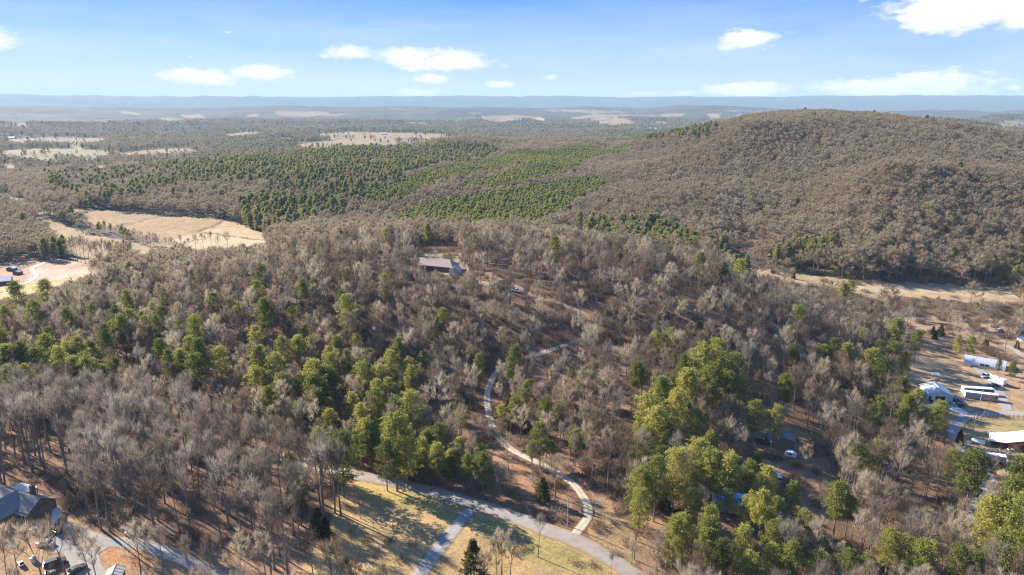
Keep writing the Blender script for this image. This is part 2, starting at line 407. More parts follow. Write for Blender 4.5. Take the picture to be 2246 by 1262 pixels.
for pts, c in [
    ([(10, 305), (100, 302), (240, 303), (238, 309), (190, 314), (100, 313), (20, 314)], TAN),
    ([(0, 331), (90, 325), (180, 328), (260, 332), (230, 337), (100, 340), (60, 345), (0, 341)], TAN2),
    ([(40, 345), (135, 344), (130, 353), (90, 352)], PINK), ([(120, 336), (170, 337), (250, 338), (200, 350), (150, 342)], TAN2),
    ([(170, 318), (185, 318), (180, 327), (150, 326)], TAN2), ([(255, 336), (330, 328), (410, 324), (440, 336), (380, 338), (300, 340), (255, 344)], TAN),
    ([(0, 359), (30, 360), (40, 373), (10, 376)], PINK), ([(200, 365), (235, 360), (235, 375), (205, 378)], TAN2), ([(150, 385), (190, 372), (175, 392), (150, 392)], TAN),
    ([(300, 356), (375, 350), (420, 349), (370, 353), (310, 360)], TAN), ([(430, 351), (520, 346), (560, 342), (540, 346), (460, 352)], TAN2),
    ([(490, 296), (530, 289), (580, 290), (560, 296), (500, 300)], TAN2), ([(575, 300), (640, 303), (680, 307), (620, 306)], TAN2),
    ([(690, 292), (760, 289), (900, 292), (1000, 296), (960, 300), (850, 306), (760, 303), (700, 298)], TAN),
    ([(640, 318), (700, 310), (760, 305), (860, 312), (950, 314), (930, 320), (840, 324), (740, 326), (660, 324)], TAN),
    ([(880, 302), (960, 305), (1008, 298), (1000, 305), (930, 312), (880, 310)], PINK), ([(570, 340), (620, 338), (618, 343), (575, 343)], TAN),
    ([(600, 245), (650, 246), (720, 248), (725, 254), (650, 255), (605, 251)], PINK), ([(535, 252), (568, 251), (566, 255), (540, 255)], PINK),
    ([(255, 243), (300, 250), (305, 253), (270, 250)], TAN), ([(390, 253), (440, 252), (448, 257), (400, 257)], TAN), ([(350, 260), (395, 262), (380, 267), (355, 264)], TAN2),
    ([(1050, 256), (1120, 253), (1180, 257), (1190, 262), (1120, 266), (1060, 263)], PINK), ([(1165, 259), (1192, 260), (1190, 264), (1168, 263)], STRAW),
    ([(1250, 258), (1300, 250), (1345, 252), (1370, 260), (1395, 272), (1340, 276), (1310, 268), (1290, 262)], TAN), ([(1430, 268), (1465, 267), (1462, 272), (1435, 272)], TAN),
    ([(1448, 252), (1500, 250), (1498, 254), (1455, 255)], TAN), ([(1550, 250), (1580, 253), (1560, 262), (1545, 268), (1552, 258)], TAN), ([(1605, 252), (1625, 251), (1622, 255), (1608, 255)], TAN),
    ([(2185, 270), (2215, 272), (2240, 283), (2210, 285), (2190, 278)], PINK), ([(2190, 266), (2230, 264), (2246, 268), (2210, 270)], TAN2),
    ([(0, 275), (70, 271), (60, 276)], PINK), ([(200, 264), (240, 264), (235, 270), (205, 269)], PINK), ([(1420, 280), (1465, 281), (1462, 284), (1425, 284)], (0.5, 0.48, 0.45))]:
    FIELDS.append((wp(pts), c, 0.0)); FIELDS.extend((hits(pts, up_), c, 0.0) for up_ in (6.0, 11.0))

# woodland kinds, as seen at canopy height
def wc(pts): return hits(pts, 11.0)
PINEZ = [  # (polygon, share of pines, crown tint id)
    (wc([(100, 385), (300, 365), (480, 348), (500, 385), (520, 430), (330, 425), (200, 440), (110, 425)]), 0.38),
    (wc([(480, 350), (700, 330), (900, 318), (1000, 315), (1100, 322), (1060, 345), (960, 360), (880, 385), (880, 425), (760, 440), (760, 470), (640, 500), (520, 480), (520, 440), (600, 410), (560, 395), (490, 400)]), 0.64),
    (wc([(1060, 345), (1130, 330), (1190, 332), (1170, 352), (1100, 370), (1040, 385), (950, 400), (900, 430), (840, 448), (780, 442), (800, 425), (900, 390), (960, 370)]), 0.96),
    (wc([(1190, 335), (1300, 322), (1378, 318), (1375, 335), (1300, 350), (1260, 375), (1180, 395), (1080, 415), (1000, 415), (1010, 402), (1090, 385), (1150, 360)]), 0.97),
    (wc([(1060, 425), (1180, 405), (1290, 388), (1328, 392), (1320, 410), (1260, 440), (1250, 460), (1180, 492), (1060, 503), (960, 503), (850, 496), (880, 465), (950, 440)]), 0.97),
    (wc([(820, 492), (860, 478), (870, 500)]), 0.5),
    (wc([(1380, 295), (1500, 284), (1570, 280), (1540, 296), (1420, 310), (1330, 306)]), 0.45),
    (wc([(1260, 480), (1330, 485), (1360, 515), (1340, 530), (1270, 505)]), 0.85),
    (wc([(1360, 480), (1450, 485), (1520, 520), (1540, 560), (1460, 550), (1370, 530)]), 0.93),
    (wc([(1560, 530), (1600, 535), (1640, 565), (1620, 580), (1555, 560)]), 0.75),
    (wc([(1740, 530), (1800, 520), (1900, 525), (1960, 530), (1890, 545), (1800, 555), (1720, 560), (1690, 580), (1680, 560)]), 0.7),
    (wc([(2050, 555), (2150, 555), (2246, 575), (2246, 600), (2150, 580)]), 0.35),
    (wc([(90, 530), (140, 525), (150, 560), (120, 575), (85, 565)]), 0.85),
    (wc([(0, 765), (120, 770), (260, 790), (260, 850), (120, 850), (0, 860)]), 0.60),
    (wc([(0, 620), (250, 600), (420, 620), (520, 680), (420, 740), (200, 740), (0, 720)]), 0.20),
    (wc([(350, 740), (640, 760), (760, 720), (900, 740), (930, 830), (900, 930), (800, 1000), (720, 960), (690, 880), (560, 880), (420, 840), (340, 800)]), 0.20),
    (wc([(1400, 850), (1520, 770), (1620, 780), (1600, 870), (1540, 960), (1400, 980)]), 0.08),
    (wc([(1930, 760), (2030, 740), (2150, 745), (2100, 775), (1990, 790), (1960, 860), (1930, 830)]), 0.25),
    (wc([(1380, 1020), (1560, 1000), (1680, 1040), (1760, 1130), (1700, 1262), (1540, 1262), (1400, 1120)]), 0.07),
    (wc([(1950, 1180), (2100, 1180), (2246, 1050), (2246, 1262), (1800, 1262)]), 0.32),
    (wc([(2180, 1080), (2290, 1020), (2290, 1250), (2210, 1200)]), 0.75),
    (wc([(1900, 860), (2040, 880), (2080, 930), (2060, 980), (1980, 920)]), 0.2),
]
# open gaps among the woods where only leaf litter lies
SPARSE = [
    (wc([(-60, 1040), (100, 1050), (300, 1130), (560, 1120), (700, 1040), (740, 1120), (620, 1240), (420, 1200), (200, 1150), (60, 1080)]), 0.97, LITTER),
    (wp([(1590, 880), (1680, 900), (1780, 960), (1840, 1060), (1840, 1130), (1740, 1150), (1660, 1100), (1600, 960)]), 0.25, (0.26, 0.16, 0.10)),
    (wp([(1180, 655), (1290, 690), (1300, 725), (1200, 690)]), 0.35, LITTER),
    (wp([(990, 575), (1060, 590), (1140, 640), (1120, 655), (1000, 605), (900, 600), (890, 585)]), 0.12, (0.33, 0.25, 0.15)),
    (wp([(900, 545), (1010, 545), (1015, 600), (905, 600)]), 0.0, (0.33, 0.25, 0.15)),
    (wp([(1110, 820), (1250, 860), (1330, 980), (1340, 1080), (1280, 1060), (1180, 990), (1100, 930)]), 0.85, LITTER),
    (wp([(1150, 680), (1420, 760), (1420, 900), (1250, 900), (1110, 800)]), 0.9, (0.25, 0.15, 0.10)),
    (wp([(1380, 1130), (1560, 1080), (1650, 1262), (1420, 1262)]), 0.7, (0.33, 0.20, 0.12)),
    (wp([(1990, 1150), (2070, 1110), (2080, 1170), (2020, 1190)]), 0.15, (0.20, 0.13, 0.08)),
]
ROADSIDE = wc([(1985, 860), (2040, 880), (2105, 905), (2115, 985), (2130, 1030), (2080, 1040), (2020, 960)])
NEARWOOD = wc([(-100, 860), (150, 850), (420, 900), (560, 980), (700, 1000), (760, 1060), (700, 1200), (-100, 1200)])
def build_terrain():
    na_f, nr = 760, 820
    half = R(52)
    ang = np.concatenate([np.linspace(-half, half, na_f), np.linspace(half, 2 * math.pi - half, 90)[1:-1]])
    rr = np.concatenate([[0.0, 20, 40, 60, 75], np.geomspace(85, 40000, nr - 5)])
    A, RR = np.meshgrid(ang, rr)
    X = RR * np.sin(A); Y = RR * np.cos(A)
    Z = height(X, Y)
    x, y, z = X.ravel(), Y.ravel(), Z.ravel()
    r = RR.ravel()
    n = len(x)
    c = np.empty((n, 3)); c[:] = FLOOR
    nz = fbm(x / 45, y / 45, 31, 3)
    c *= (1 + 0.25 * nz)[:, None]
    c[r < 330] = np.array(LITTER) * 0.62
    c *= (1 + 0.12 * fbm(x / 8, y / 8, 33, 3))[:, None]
    # beyond the placed trees the canopy itself is the surface
    farm = sstep(4800, 5600, r)
    canopy = np.array((0.085, 0.068, 0.047)) * (1 + 0.22 * fbm(x / 400, y / 250, 41, 4))[:, None]
    gr = sstep(0.1, 0.5, fbm(x / 700, y / 400, 43, 3))[:, None]
    canopy = canopy * (1 - gr * 0.5) + np.array((0.05, 0.075, 0.035)) * gr * 0.5
    c = c * (1 - farm[:, None]) + canopy * farm[:, None]
    fld = np.zeros(n)
    ij = fbm(x / 9, y / 9, 51, 3) * 1.8 * np.clip(r / 300, 1, 12); jj = fbm(x / 9 + 40, y / 9, 53, 3) * 1.8 * np.clip(r / 300, 1, 12)
    for poly, dens, col in SPARSE:
        m = inside(poly, x + ij * 1.5, y + jj * 1.5)
        c[m] = np.array(col) * (1 + 0.15 * nz[m])[:, None]
    for poly, col, _ in FIELDS:
        m = inside(poly, x + ij, y + jj)
        gv = fbm(x[m] / 14, y[m] / 14, 37, 4)[:, None]
        c[m] = np.array(col) * (1 + 0.16 * nz[m] + 0.12 * fbm(x[m] / 5, y[m] / 5, 35, 3))[:, None] * (1 + gv * np.array((0.16, 0.10, 0.04)))
        fld[m] = 1
    # small scattered far clearings
    sp = (fbm(x / 520, y / 260, 61, 3) > 0.40) & (r > 2600) & (r < 9500)
    c[sp & (fld == 0)] = np.array((0.26, 0.195, 0.115))
    fld[sp] = 1
    # canopy relief of the far woods
    bump = farm * (1 - fld) * (9 + 8 * fbm(x / (0.010 * r + 30), y / (0.012 * r + 30), 71, 3)) * (1 - sstep(14500, 16000, r) * 0.6)
    z = z + bump
    me = bpy.data.meshes.new("ground")
    na = len(ang)
    me.vertices.add(n)
    me.vertices.foreach_set("co", np.stack([x, y, z], -1).astype(np.float32).ravel())
    i = np.arange(nr - 1)[:, None] * na
    j = np.arange(na)[None, :]
    j2 = (j + 1) % na
    # clockwise azimuth, outward radius: wind so that normals point up
    q = np.stack([i + j, i + j2 + 0 * i, i + na + j2, i + na + j], -1).reshape(-1, 4)
    q = q[:, ::-1]
    me.loops.add(q.size); me.polygons.add(len(q))
    me.loops.foreach_set("vertex_index", q.astype(np.int32).ravel())
    me.polygons.foreach_set("loop_start", np.arange(0, q.size, 4, dtype=np.int32))
    me.polygons.foreach_set("use_smooth", np.ones(len(q), bool))
    me.update(calc_edges=True)
    at = me.color_attributes.new("cover", 'FLOAT_COLOR', 'POINT')
    cc = np.ones((n, 4), np.float32); cc[:, :3] = np.clip(c, 0.01, 0.9)
    at.data.foreach_set("color", cc.ravel())
    fa = me.attributes.new("open_land", 'FLOAT', 'POINT'); fa.data.foreach_set("value", fld.astype(np.float32))
    o = bpy.data.objects.new("ground", me)
    COL.objects.link(o)
    tag(o, kind="structure")
    o.data.materials.append(ground_mat())
    return o

# ------------------------------------------------------------------ materials
def new_mat(name):
    m = bpy.data.materials.new(name); m.use_nodes = True
    nt = m.node_tree; nt.nodes.clear()
    o = nt.nodes.new('ShaderNodeOutputMaterial')
    b = nt.nodes.new('ShaderNodeBsdfPrincipled')
    nt.links.new(b.outputs[0], o.inputs['Surface'])
    b.inputs['Roughness'].default_value = 0.85
    b.inputs['Specular IOR Level'].default_value = 0.2
    return m, nt, b, o
def nnoise(nt, scale, detail=4, rough=0.6, vec=None, dist=0.0):
    n = nt.nodes.new('ShaderNodeTexNoise'); n.inputs['Scale'].default_value = scale
    n.inputs['Detail'].default_value = detail; n.inputs['Roughness'].default_value = rough; n.inputs['Distortion'].default_value = dist
    if vec is not None: nt.links.new(vec, n.inputs['Vector'])
    return n.outputs['Fac']
def ramp(nt, fac, stops):
    n = nt.nodes.new('ShaderNodeValToRGB')
    e = n.color_ramp.elements
    while len(e) < len(stops): e.new(0.5)
    for k, (p, c) in enumerate(stops):
        e[k].position = p; e[k].color = (*c, 1) if len(c) == 3 else c
    nt.links.new(fac, n.inputs[0])
    return n.outputs[0]
def nmix(nt, mode, f, a, b):
    n = nt.nodes.new('ShaderNodeMix'); n.data_type = 'RGBA'; n.blend_type = mode
    for s, v in ((n.inputs[0], f), (n.inputs[6], a), (n.inputs[7], b)):
        if isinstance(v, (int, float)): s.default_value = v
        elif isinstance(v, tuple): s.default_value = (*v, 1) if len(v) == 3 else v
        else: nt.links.new(v, s)
    return n.outputs[2]
def ground_mat():
    m, nt, b, o = new_mat("earth_and_grass")
    at = nt.nodes.new('ShaderNodeAttribute'); at.attribute_name = "cover"
    g = nt.nodes.new('ShaderNodeNewGeometry')
    n1 = nnoise(nt, 1.6, 6, 0.75, g.outputs['Position'])
    n2 = nnoise(nt, 0.12, 5, 0.65, g.outputs['Position'])
    n3 = nnoise(nt, 0.45, 4, 0.7, g.outputs['Position'], 0.6)
    c = nmix(nt, 'MULTIPLY', 1.0, at.outputs['Color'], ramp(nt, n1, [(0.3, (0.5, 0.5, 0.5)), (0.55, (1, 1, 1)), (0.72, (1.5, 1.45, 1.4))]))
    c = nmix(nt, 'MULTIPLY', 0.8, c, ramp(nt, n2, [(0.33, (0.72, 0.76, 0.78)), (0.65, (1.25, 1.18, 1.1))]))
    c = nmix(nt, 'MULTIPLY', 0.7, c, ramp(nt, n3, [(0.38, (0.8, 0.82, 0.8)), (0.6, (1.15, 1.12, 1.08))]))
    nt.links.new(c, b.inputs['Base Color'])
    bp = nt.nodes.new('ShaderNodeBump'); bp.inputs['Strength'].default_value = 0.7; bp.inputs['Distance'].default_value = 0.25
    nt.links.new(n1, bp.inputs['Height']); nt.links.new(bp.outputs[0], b.inputs['Normal'])
    b.inputs['Roughness'].default_value = 0.95
    return m
def foliage_mat(name, c_dark, c_mid, c_light, rnd=0.55):
    m, nt, b, o = new_mat(name)
    oi = nt.nodes.new('ShaderNodeObjectInfo')
    g = nt.nodes.new('ShaderNodeNewGeometry')
    pn = nnoise(nt, 0.55, 2, 0.6, g.outputs['Position'])
    ln = nnoise(nt, 0.006, 2, 0.5, oi.outputs['Location'])
    f = nt.nodes.new('ShaderNodeMath'); f.operation = 'MULTIPLY_ADD'
    nt.links.new(oi.outputs['Random'], f.inputs[0]); f.inputs[1].default_value = rnd
    a2 = nt.nodes.new('ShaderNodeMath'); a2.operation = 'MULTIPLY_ADD'; nt.links.new(pn, a2.inputs[0]); a2.inputs[1].default_value = 0.30
    a3 = nt.nodes.new('ShaderNodeMath'); a3.operation = 'MULTIPLY_ADD'; nt.links.new(ln, a3.inputs[0]); a3.inputs[1].default_value = 0.30; a3.inputs[2].default_value = (0.55 - rnd) * 0.5
    nt.links.new(a3.outputs[0], a2.inputs[2]); nt.links.new(a2.outputs[0], f.inputs[2])
    col = ramp(nt, f.outputs[0], [(0.2, c_dark), (0.5, c_mid), (0.85, c_light)])
    nt.links.new(col, b.inputs['Base Color'])
    tr = nt.nodes.new('ShaderNodeBsdfTranslucent'); nt.links.new(col, tr.inputs['Color'])
    mx = nt.nodes.new('ShaderNodeMixShader'); mx.inputs[0].default_value = 0.45
    nt.links.new(b.outputs[0], mx.inputs[1]); nt.links.new(tr.outputs[0], mx.inputs[2]); nt.links.new(mx.outputs[0], o.inputs['Surface'])
    return m
M = {}
M['pine'] = foliage_mat("pine_needles", (0.085, 0.11, 0.028), (0.22, 0.23, 0.052), (0.42, 0.385, 0.09))
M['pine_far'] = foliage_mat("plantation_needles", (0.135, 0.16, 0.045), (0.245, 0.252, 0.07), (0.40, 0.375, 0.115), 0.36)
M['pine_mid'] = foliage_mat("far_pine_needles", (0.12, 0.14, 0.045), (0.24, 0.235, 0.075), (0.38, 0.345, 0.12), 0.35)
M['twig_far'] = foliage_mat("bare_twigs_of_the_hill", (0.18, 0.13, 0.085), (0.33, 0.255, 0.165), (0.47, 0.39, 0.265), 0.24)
M['twig_tall'] = foliage_mat("tall_wood_twigs", (0.125, 0.093, 0.072), (0.235, 0.188, 0.148), (0.38, 0.325, 0.265), 0.6)
M['cedar'] = foliage_mat("cedar_foliage", (0.035, 0.050, 0.018), (0.080, 0.088, 0.03), (0.14, 0.13, 0.05))
M['twig'] = foliage_mat("bare_twigs", (0.15, 0.10, 0.066), (0.31, 0.232, 0.155), (0.50, 0.42, 0.30), 0.75)
M['brush'] = foliage_mat("dry_brush", (0.13, 0.085, 0.06), (0.23, 0.16, 0.11), (0.34, 0.26, 0.18))
M['pale'] = foliage_mat("pale_bark", (0.42, 0.38, 0.32), (0.5, 0.45, 0.39), (0.56, 0.52, 0.45))
M['rust'] = foliage_mat("rusty_leaves", (0.17, 0.09, 0.04), (0.24, 0.13, 0.06), (0.32, 0.19, 0.08))
def bark_mat(name, a, bcol):
    m, nt, b, o = new_mat(name)
    g = nt.nodes.new('ShaderNodeNewGeometry'); oi = nt.nodes.new('ShaderNodeObjectInfo')
    c = ramp(nt, nnoise(nt, 3.0, 4, 0.7, g.outputs['Position']), [(0.3, a), (0.7, bcol)])
    nt.links.new(c, b.inputs['Base Color'])
    return m
M['bark'] = bark_mat("grey_bark", (0.12, 0.095, 0.075), (0.30, 0.255, 0.21))
M['pbark'] = bark_mat("pine_bark", (0.11, 0.075, 0.055), (0.26, 0.185, 0.14))

# ------------------------------------------------------------------ tree meshes
class TM:
    """collects tubes and loose triangles for one mesh"""
    def __init__(s): s.v = []; s.f = []; s.m = []
    def tube(s, pts, rad, sides=5, mi=0):
        rings = []
        for k, p in enumerate(pts):
            d = (pts[min(k + 1, len(pts) - 1)] - pts[max(k - 1, 0)])
            d = d / (np.linalg.norm(d) + 1e-9)
            u = np.cross(d, (0.31, 0.95, 0.05) if abs(d[2]) > 0.8 else (0, 0, 1.0)); u = u / (np.linalg.norm(u) + 1e-9)
            v = np.cross(d, u)
            b = len(s.v)
            for j in range(sides):
                a = 2 * math.pi * j / sides
                s.v.append(p + rad[k] * (math.cos(a) * u + math.sin(a) * v))
            rings.append(b)
        for k in range(len(pts) - 1):
            for j in range(sides):
                j2 = (j + 1) % sides
                s.f.append((rings[k] + j, rings[k] + j2, rings[k + 1] + j2, rings[k + 1] + j)); s.m.append(mi)
    def tri(s, a, b, c, mi=0):
        n = len(s.v); s.v += [a, b, c]; s.f.append((n, n + 1, n + 2)); s.m.append(mi)
    def mesh(s, name, mats, smooth=False):
        me = bpy.data.meshes.new(name)
        me.from_pydata([tuple(map(float, p)) for p in s.v], [], s.f)
        for m in mats: me.materials.append(m)
        me.polygons.foreach_set("material_index", s.m)
        if smooth: me.polygons.foreach_set("use_smooth", [True] * len(s.f))
        me.update()
        return me
def unit(v): return v / (np.linalg.norm(v) + 1e-9)
def rnd_dir(rg): return unit(rg.normal(size=3))

def bare_tree(seed, H=18.0, spread=1.0, twigs=1.0, tw=0.05, clear=0.42, nl=8):
    """trunk TM and branches TM of a leafless hardwood"""
    rg = np.random.default_rng(seed)
    tr, br = TM(), TM()
    n = 8
    lean = rg.normal(size=2) * 0.02
    pts, rad = [], []
    for k in range(n):
        t = k / (n - 1)
        z = H * 0.80 * t
        pts.append(np.array([lean[0] * z + 0.25 * math.sin(t * 5 + seed) * t, lean[1] * z + 0.25 * math.cos(t * 4 + seed * 2) * t, z - 0.3]))
        rad.append(max(0.0135 * H * (1 - t * 0.86) * (1.25 if k == 0 else 1), 0.03))
    tr.tube(pts, rad, 6)
    P = np.array(pts)
    def on_trunk(t):
        f = t * (n - 1); i = min(int(f), n - 2); return P[i] + (P[i + 1] - P[i]) * (f - i)
    def twig(p, d, L, w):
        side = unit(np.cross(d, rnd_dir(rg))) * w
        br.tri(p - side, p + side, p + d * L, 0)
    def branch(p, d, L, r, depth):
        m = 4 if depth < 2 else 3
        bp = [p]; q = p.copy(); dd = d.copy()
        for k in range(m - 1):
            q = q + dd * L / (m - 1); bp.append(q.copy())
            dd = unit(dd + np.array([0, 0, 0.16]) + rg.normal(size=3) * 0.10)
        rr = [max(r * (1 - 0.75 * k / (m - 1)), 0.012) for k in range(m)]
        if depth < 2: br.tube(bp, rr, 4 if depth == 0 else 3, 1)
        else:
            for k in range(m - 1):
                s_ = unit(np.cross(bp[k + 1] - bp[k], rnd_dir(rg))) * (tw * 0.75)
                br.tri(bp[k] - s_, bp[k] + s_, bp[k + 1], 0)
        bp = np.array(bp)
        def at(t):
            f = t * (m - 1); i = min(int(f), m - 2); return bp[i] + (bp[i + 1] - bp[i]) * (f - i)
        if depth < 2:
            nc = int(round((6 if depth == 0 else 6 * twigs)))
            for k in range(nc):
                t = 0.25 + 0.75 * (k + rg.random()) / nc
                side = unit(np.cross(d, rnd_dir(rg)))
                nd = unit(d * 0.85 + side * 0.62 + np.array([0, 0, 0.34]))
                branch(at(t), nd, L * rg.uniform(0.34, 0.55) * (1.15 - 0.4 * t), r * 0.42, depth + 1)
        else:
            nt_ = int(round(5 * twigs))
            for k in range(nt_):
                t = 0.15 + 0.85 * rg.random()
                side = unit(np.cross(d, rnd_dir(rg)))
                twig(at(t), unit(d * 0.85 + side * 0.40 + np.array([0, 0, 0.45])), rg.uniform(0.9, 2.2) * H / 18, tw * .72)
    for k in range(nl):
        t = clear + (1.0 - clear) * (k + 0.3 + 0.5 * rg.random()) / nl
        az = k * 2.4 + rg.random() * 0.8
        up = 0.55 + 0.9 * t
        d = unit(np.array([math.cos(az) * spread, math.sin(az) * spread, up]))
        branch(on_trunk(min(t, 1)), d, H * (0.42 - 0.20 * t) * rg.uniform(0.85, 1.15), 0.0052 * H * (1.2 - 0.6 * t), 0)
    branch(P[-1], unit(np.array([rg.normal() * 0.2, rg.normal() * 0.2, 1.0])), H * 0.2, 0.0035 * H, 0)
    return tr, br

def pine_tree(seed, H=20.0, rad=4.6, base=0.40, dens=1.0, ns=1.0, conical=False):
    rg = np.random.default_rng(seed)
    tr, cr = TM(), TM()
    n = 7
    pts = [np.array([0.12 * math.sin(k * 1.3 + seed), 0.12 * math.cos(k * 1.7 + seed), H * 0.97 * k / (n - 1) - 0.3]) for k in range(n)]
    tr.tube(pts, [max(0.0125 * H * (1 - 0.9 * k / (n - 1)), 0.03) for k in range(n)], 6)
    def puff(c, r, cnt):
        for _ in range(cnt):
            d = rnd_dir(rg); rr_ = r * rg.random() ** 0.45
            p = c + d * rr_ * np.array([1, 1, 0.62])
            o = unit(d + np.array([0, 0, 0.5]) + rg.normal(size=3) * 0.5)
            L = rg.uniform(0.38, 0.62) * ns
            s_ = unit(np.cross(o, rnd_dir(rg))) * (0.15 * ns)
            cr.tri(p - s_, p + s_, p + o * L, 0)
    lv = 15
    for k in range(lv):
        t = (k + 0.5 * rg.random()) / lv
        z = H * (base + (0.97 - base) * t)
        if conical: prof = (1 - t) ** 0.8 + 0.06
        else: prof = math.sin(math.pi * min(0.18 + 0.78 * t, 0.985)) ** 0.75
        nb = 5 if t < 0.8 else 4
        for b_ in range(nb):
            if rg.random() < (0.16 if t < 0.75 else 0.03): continue
            az = b_ * 2 * math.pi / nb + k * 1.1 + rg.normal() * 0.25
            L = rad * prof * rg.uniform(0.72, 1.12)
            up = 0.12 + 0.55 * t
            d = unit(np.array([math.cos(az), math.sin(az), up]))
            p0 = np.array([0, 0, z - 0.10 * L])
            tip = p0 + d * L
            tr.tube([p0, p0 + d * L * 0.55 + np.array([0, 0, -0.05 * L]), tip], [0.07, 0.045, 0.02], 3)
            q = 2 if L < 1.6 else 3
            for j in range(q):
                f = 1.0 - 0.27 * j
                c = p0 + d * L * f + rg.normal(size=3) * np.array([0.35, 0.35, 0.2])
                puff(c, rg.uniform(0.6, 0.95), int(22 * dens))
    puff(np.array([0, 0, H * 0.97]), 0.8, int(26 * dens))
    return tr, cr

def cedar_tree(seed, H=7.0, rad=2.0, dens=1.0):
    rg = np.random.default_rng(seed)
    tr, cr = TM(), TM()
    tr.tube([np.array([0, 0, -0.2]), np.array([0, 0, H * 0.9])], [0.12, 0.03], 5)
    for _ in range(int(1500 * dens)):
        t = rg.random() ** 1.2
        z = H * (0.06 + 0.94 * t)
        r = rad * (1 - t) ** 0.7 * (0.75 + 0.25 * math.sin(z * 5 + rg.random())) * rg.uniform(0.55, 1.05)
        az = rg.random() * 6.283
        r *= 1 + 0.16 * math.sin(az * 3 + z * 1.3 + seed)
        p = np.array([math.cos(az) * r, math.sin(az) * r, z])
        o = unit(np.array([math.cos(az), math.sin(az), 0.9]) + rg.normal(size=3) * 0.4)
        s_ = unit(np.cross(o, rnd_dir(rg))) * 0.13
        cr.tri(p - s_, p + s_, p + o * rg.uniform(0.3, 0.6), 0)
    return tr, cr

def brush_clump(seed, H=2.6, n=150, rad=1.8):
    rg = np.random.default_rng(seed); t = TM()
    for _ in range(n):
        a = rg.random() * 6.283; r = rad * rg.random() ** 0.6
        p = np.array([math.cos(a) * r, math.sin(a) * r, -0.1])
        o = unit(np.array([math.cos(a) * 0.35, math.sin(a) * 0.35, 1.0]) + rg.normal(size=3) * 0.35)
        L = H * rg.uniform(0.4, 1.0)
        s_ = unit(np.cross(o, rnd_dir(rg)))
        m_ = p + o * L * 0.55
        t.tri(p - s_ * 0.05, p + s_ * 0.05, p + o * L, 0)
        for _k in range(3):
            o2 = unit(o + rg.normal(size=3) * 0.5)
            s2 = unit(np.cross(o2, rnd_dir(rg))) * 0.045
            t.tri(m_ - s2, m_ + s2, m_ + o2 * L * 0.5, 0)
    return t

def joined(tr, cr, name, mats):
    """one mesh of trunk + crown for the masses of wood"""
    t = TM(); t.v = list(tr.v) + list(cr.v); k = len(tr.v)
    t.f = list(tr.f) + [tuple(i + k for i in f) for f in cr.f]
    t.m = [0] * len(tr.f) + [m + 1 for m in cr.m]
    return t.mesh(name, mats)

ground = build_terrain()

# ------------------------------------------------------------------ roads and drives, draped on the ground
def road_mat(name, a, b_, scale=1.2, track=None):
    m, nt, b, o = new_mat(name)
    g = nt.nodes.new('ShaderNodeNewGeometry')
    c = ramp(nt, nnoise(nt, 0.5, 5, 0.7, g.outputs['Position'], 0.4), [(0.3, a), (0.7, b_)])
    c = nmix(nt, 'MULTIPLY', 0.8, c, ramp(nt, nnoise(nt, 4.0, 5, 0.8, g.outputs['Position']), [(0.3, (0.75, 0.75, 0.75)), (0.7, (1.2, 1.2, 1.2))]))
    uve = nt.nodes.new('ShaderNodeUVMap'); se = nt.nodes.new('ShaderNodeSeparateXYZ'); nt.links.new(uve.outputs[0], se.inputs[0])
    ab = nt.nodes.new('ShaderNodeMath'); ab.operation = 'SUBTRACT'; nt.links.new(se.outputs[0], ab.inputs[0]); ab.inputs[1].default_value = 0.5
    a2 = nt.nodes.new('ShaderNodeMath'); a2.operation = 'ABSOLUTE'; nt.links.new(ab.outputs[0], a2.inputs[0])
    a3 = nt.nodes.new('ShaderNodeMath'); a3.operation = 'MULTIPLY_ADD'; nt.links.new(nnoise(nt, 0.9, 4, 0.8, g.outputs['Position']), a3.inputs[0]); a3.inputs[1].default_value = 0.34; nt.links.new(a2.outputs[0], a3.inputs[2])
    if name not in ('concrete', 'court_gravel'): c = nmix(nt, 'MIX', ramp(nt, a3.outputs[0], [(0.50, (0, 0, 0)), (0.62, (1, 1, 1))]), c, (0.27, 0.19, 0.105))
    if track:   # wheel tracks: paler ruts, darker crown with grass, from the strip's own coordinates
        uvn = nt.nodes.new('ShaderNodeUVMap')
        sp = nt.nodes.new('ShaderNodeSeparateXYZ'); nt.links.new(uvn.outputs[0], sp.inputs[0])
        c = nmix(nt, 'MIX', ramp(nt, sp.outputs[0], track), c, (0.17, 0.125, 0.07))
    nt.links.new(c, b.inputs['Base Color']); b.inputs['Roughness'].default_value = 0.9
    return m
